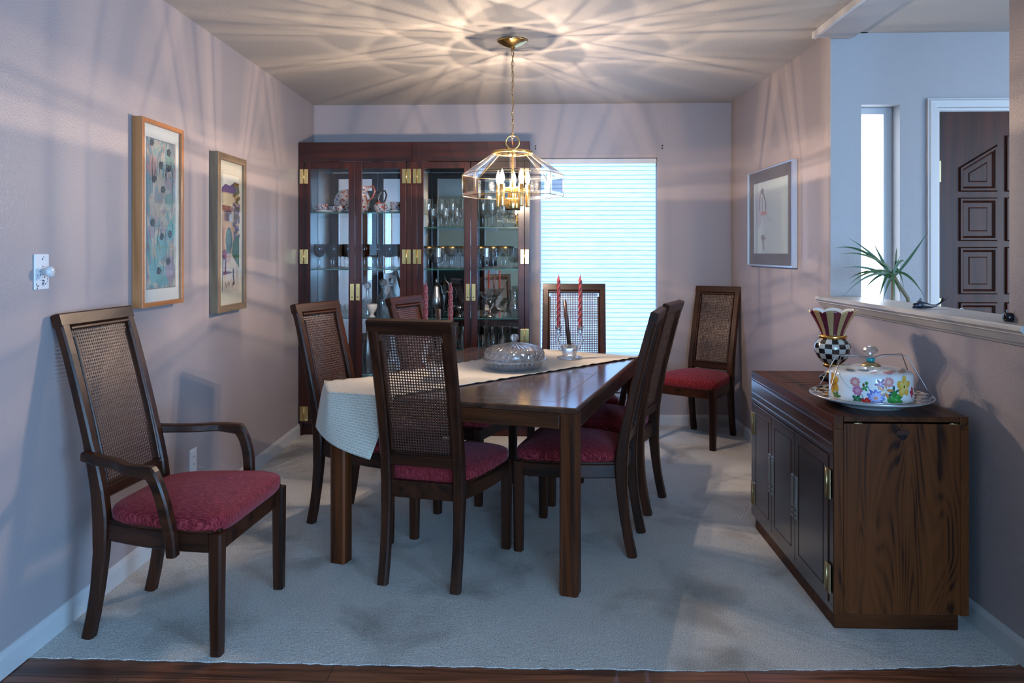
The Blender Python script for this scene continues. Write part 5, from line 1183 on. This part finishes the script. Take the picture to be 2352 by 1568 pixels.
def art_court(w, h):
    r_ = lambda a,b,c_,d_: rect(a*w,b*h,c_*w,d_*h)
    P_ = [((.60,.53,.42), r_(0,0,1,1)), ((.70,.68,.60), r_(.02,.86,.98,.99)), ((.13,.05,.16), [(0,.87*h),(.2*w,.91*h),(.45*w,.90*h),(.7*w,.93*h),(.98*w,.87*h),(.98*w,.84*h),(0,.83*h)]),
      ((.50,.32,.17), r_(.02,.30,.98,.84)), ((.60,.48,.30), r_(.02,.72,.7,.83)), ((.40,.19,.09), r_(.02,.33,.62,.55)),
      ((.25,.10,.08), [(.02*w,.73*h),(.62*w,.73*h),(.70*w,.69*h),(.05*w,.69*h)]), ((.10,.04,.04), r_(.12,.60,.55,.69)), ((.40,.45,.50), r_(.42,.60,.62,.66)), ((.30,.14,.08), r_(.14,.60,.2,.69)),
      ((.55,.36,.22), ell(.38*w,.45*h,.26*w,.14*h)), ((.05,.07,.06), ell(.40*w,.44*h,.19*w,.11*h)), ((.12,.20,.19), r_(.24,.33,.5,.50)), ((.12,.20,.19), ell(.37*w,.50*h,.13*w,.035*h)), ((.04,.07,.07), r_(.36,.34,.375,.5)), ((.07,.12,.11), r_(.27,.36,.34,.41)), ((.07,.12,.11), r_(.40,.36,.47,.41))]
    for k in range(60):
        x = random.uniform(.66,.99); y = random.uniform(.62,.99) if k%2 else random.uniform(.46,.75)
        P_.append((((.10,.09,.03),(.20,.09,.03),(.16,.13,.05))[k%3] if k%2 else ((.12,.07,.16),(.20,.12,.24),(.06,.04,.08))[k%3], ell(x*w,y*h,.07*w,.018*h,7,.4)))
    P_.append(((.05,.10,.035), [(.55*w,.30*h),(.98*w,.20*h),(.98*w,.50*h),(.72*w,.46*h),(.58*w,.38*h)]))
    for k in range(24): P_.append((((.04,.09,.03),(.08,.15,.05))[k%2], ell(random.uniform(.6,.95)*w, random.uniform(.26,.46)*h, .06*w, .015*h, 7, .4)))
    P_ += [((.58,.50,.42), [(.02*w,.02*h),(.98*w,.02*h),(.98*w,.20*h),(.5*w,.33*h),(.25*w,.33*h),(.02*w,.16*h)]), ((.45,.34,.32), [(.25*w,.33*h),(.48*w,.33*h),(.42*w,.25*h),(.2*w,.25*h)]),
      ((.10,.03,.08), r_(.04,.18,.22,.32)), ((.45,.42,.40), r_(.05,.17,.14,.28)), ((.22,.06,.12), ell(.14*w,.33*h,.10*w,.04*h,9,.2)), ((.14,.06,.12), [(.02*w,.15*h),(.6*w,.165*h),(.4*w,.18*h),(.02*w,.18*h)])]
    for (a,b) in ((.62,.20),(.64,.13)): P_.append(((.05,.03,.03), stroke((a*w,(b-.07)*h),(a*w,b*h),.07*w,.01*w)))
    for (a,b) in ((.14,.05),(.2,.04),(.30,.06),(.36,.045),(.55,.04)): P_.append(((.12,.08,.07), stroke((a*w,b*h),((a+.04)*w,(b+.04)*h),.03*w)))
    return P_
picture('framed_print', 'narrow grey-brown framed painting of an adobe courtyard with arched door', xl(4.1), 1, 3.895, 4.300, 1.000, 1.840, .046, .036, ('grey_wood','grey_wood_y'), 'mat_cream', art_court, (.245,.640))
M['paper'] = plain('pale_paper', (.44,.54,.60), .7)
def art_figure(w, h):
    r_ = lambda a,b,c_,d_: rect(a*w,b*h,c_*w,d_*h)
    P_ = [('mat_grey', r_(-.06,-.04,1.06,1.04)), ('paper', r_(0,0,1,1)), ((.38,.42,.52), ell(.16*w,.62*h,.10*w,.26*h)), ((.47,.52,.58), ell(.38*w,.6*h,.05*w,.2*h)),
      ((.14,.15,.19), stroke((.20*w,.60*h),(.22*w,.85*h),.02*w,-.02*w)), ((.14,.15,.19), stroke((.38*w,.60*h),(.30*w,.84*h),.03*w,.03*w)), ((.16,.17,.21), stroke((.28*w,.60*h),(.27*w,.80*h),.02*w)),
      ((.12,.13,.17), ell(.27*w,.87*h,.055*w,.045*h,12,.15)), ((.52,.56,.58), stroke((.24*w,.60*h),(.25*w,.84*h),.03*w)), ((.42,.20,.22), r_(.23,.535,.40,.590)),
      ((.25,.27,.33), stroke((.33*w,.42*h),(.32*w,.53*h),.012*w)), ((.25,.27,.33), stroke((.52*w,.44*h),(.38*w,.54*h),.014*w)), ((.35,.37,.43), stroke((.60*w,.46*h),(.40*w,.55*h),.012*w)), ((.35,.37,.43), stroke((.22*w,.42*h),(.25*w,.53*h),.012*w)),
      ((.17,.18,.22), ell(.29*w,.22*h,.06*w,.05*h,10,.2)), ((.24,.25,.30), stroke((.31*w,.05*h),(.30*w,.2*h),.05*w)), ((.45,.30,.32), ell(.37*w,.21*h,.03*w,.012*h))]
    return P_
picture('framed_drawing', 'silver-framed pale figure drawing with grey mat on the right wall', xr(4.92), -1, 4.480, 5.345, 1.225, 1.858, .034, .012, ('alum','alum'), 'mat_grey', art_figure, (.660,.465))
sw_ = thing('dimmer_switch', 'white wall plate with round dimmer knob on the left wall', 'light switch', (xl(2.52), 2.515, 1.253))
mb = MB(); mb.box(.0005,.007,-.037,.037,-.060,.060,c=.003); mb.build('plate', 'white_plastic', sw_)
mb = MB(); mb.lathe([(.001,0),(.012,0),(.012,.016),(.016,.018),(.019,.026),(.019,.032),(.014,.037),(.001,.038)], 28, T=Matrix.Translation((.007,0,0)) @ Matrix.Rotation(pi/2,4,'Y')); mb.build('knob', 'bulb_white', sw_)
mb = MB()
for z in (.042,-.042): mb.lathe([(.001,.002),(.003,.0015),(.0035,0)], 10, T=Matrix.Translation((.0072,0,z)) @ Matrix.Rotation(pi/2,4,'Y'))
mb.build('screw', 'wire', sw_)
mb = MB()
for k in range(26):
    y, z = random.uniform(-.03,.03), random.uniform(-.055,-.01) if k%3 else random.uniform(-.05,.05); r_ = random.uniform(.0008,.0022); mb.box(.0068,.00745,y-r_,y+r_,z-r_*1.4,z+r_*1.4)
mb.build('paint_speck', 'navy', sw_)
ot = thing('wall_outlet', 'white electrical outlet low on the left wall behind the armchair', 'outlet', (xl(3.72), 3.695, .300))
mb = MB(); mb.box(.0005,.006,-.036,.036,-.058,.058,c=.002); mb.build('plate', 'white_plastic', ot)
mb = MB(); mb.box(.006,.008,-.018,.018,-.036,.036,c=.001); s_o = mb.build('socket', 'white_plastic', ot)
mb = MB()
for z in (.018,-.018):
    for y in (-.006,.006): mb.box(.0079,.0084,y-.0012,y+.0012,z-.005,z+.005)
mb.build('slot', 'black', s_o)
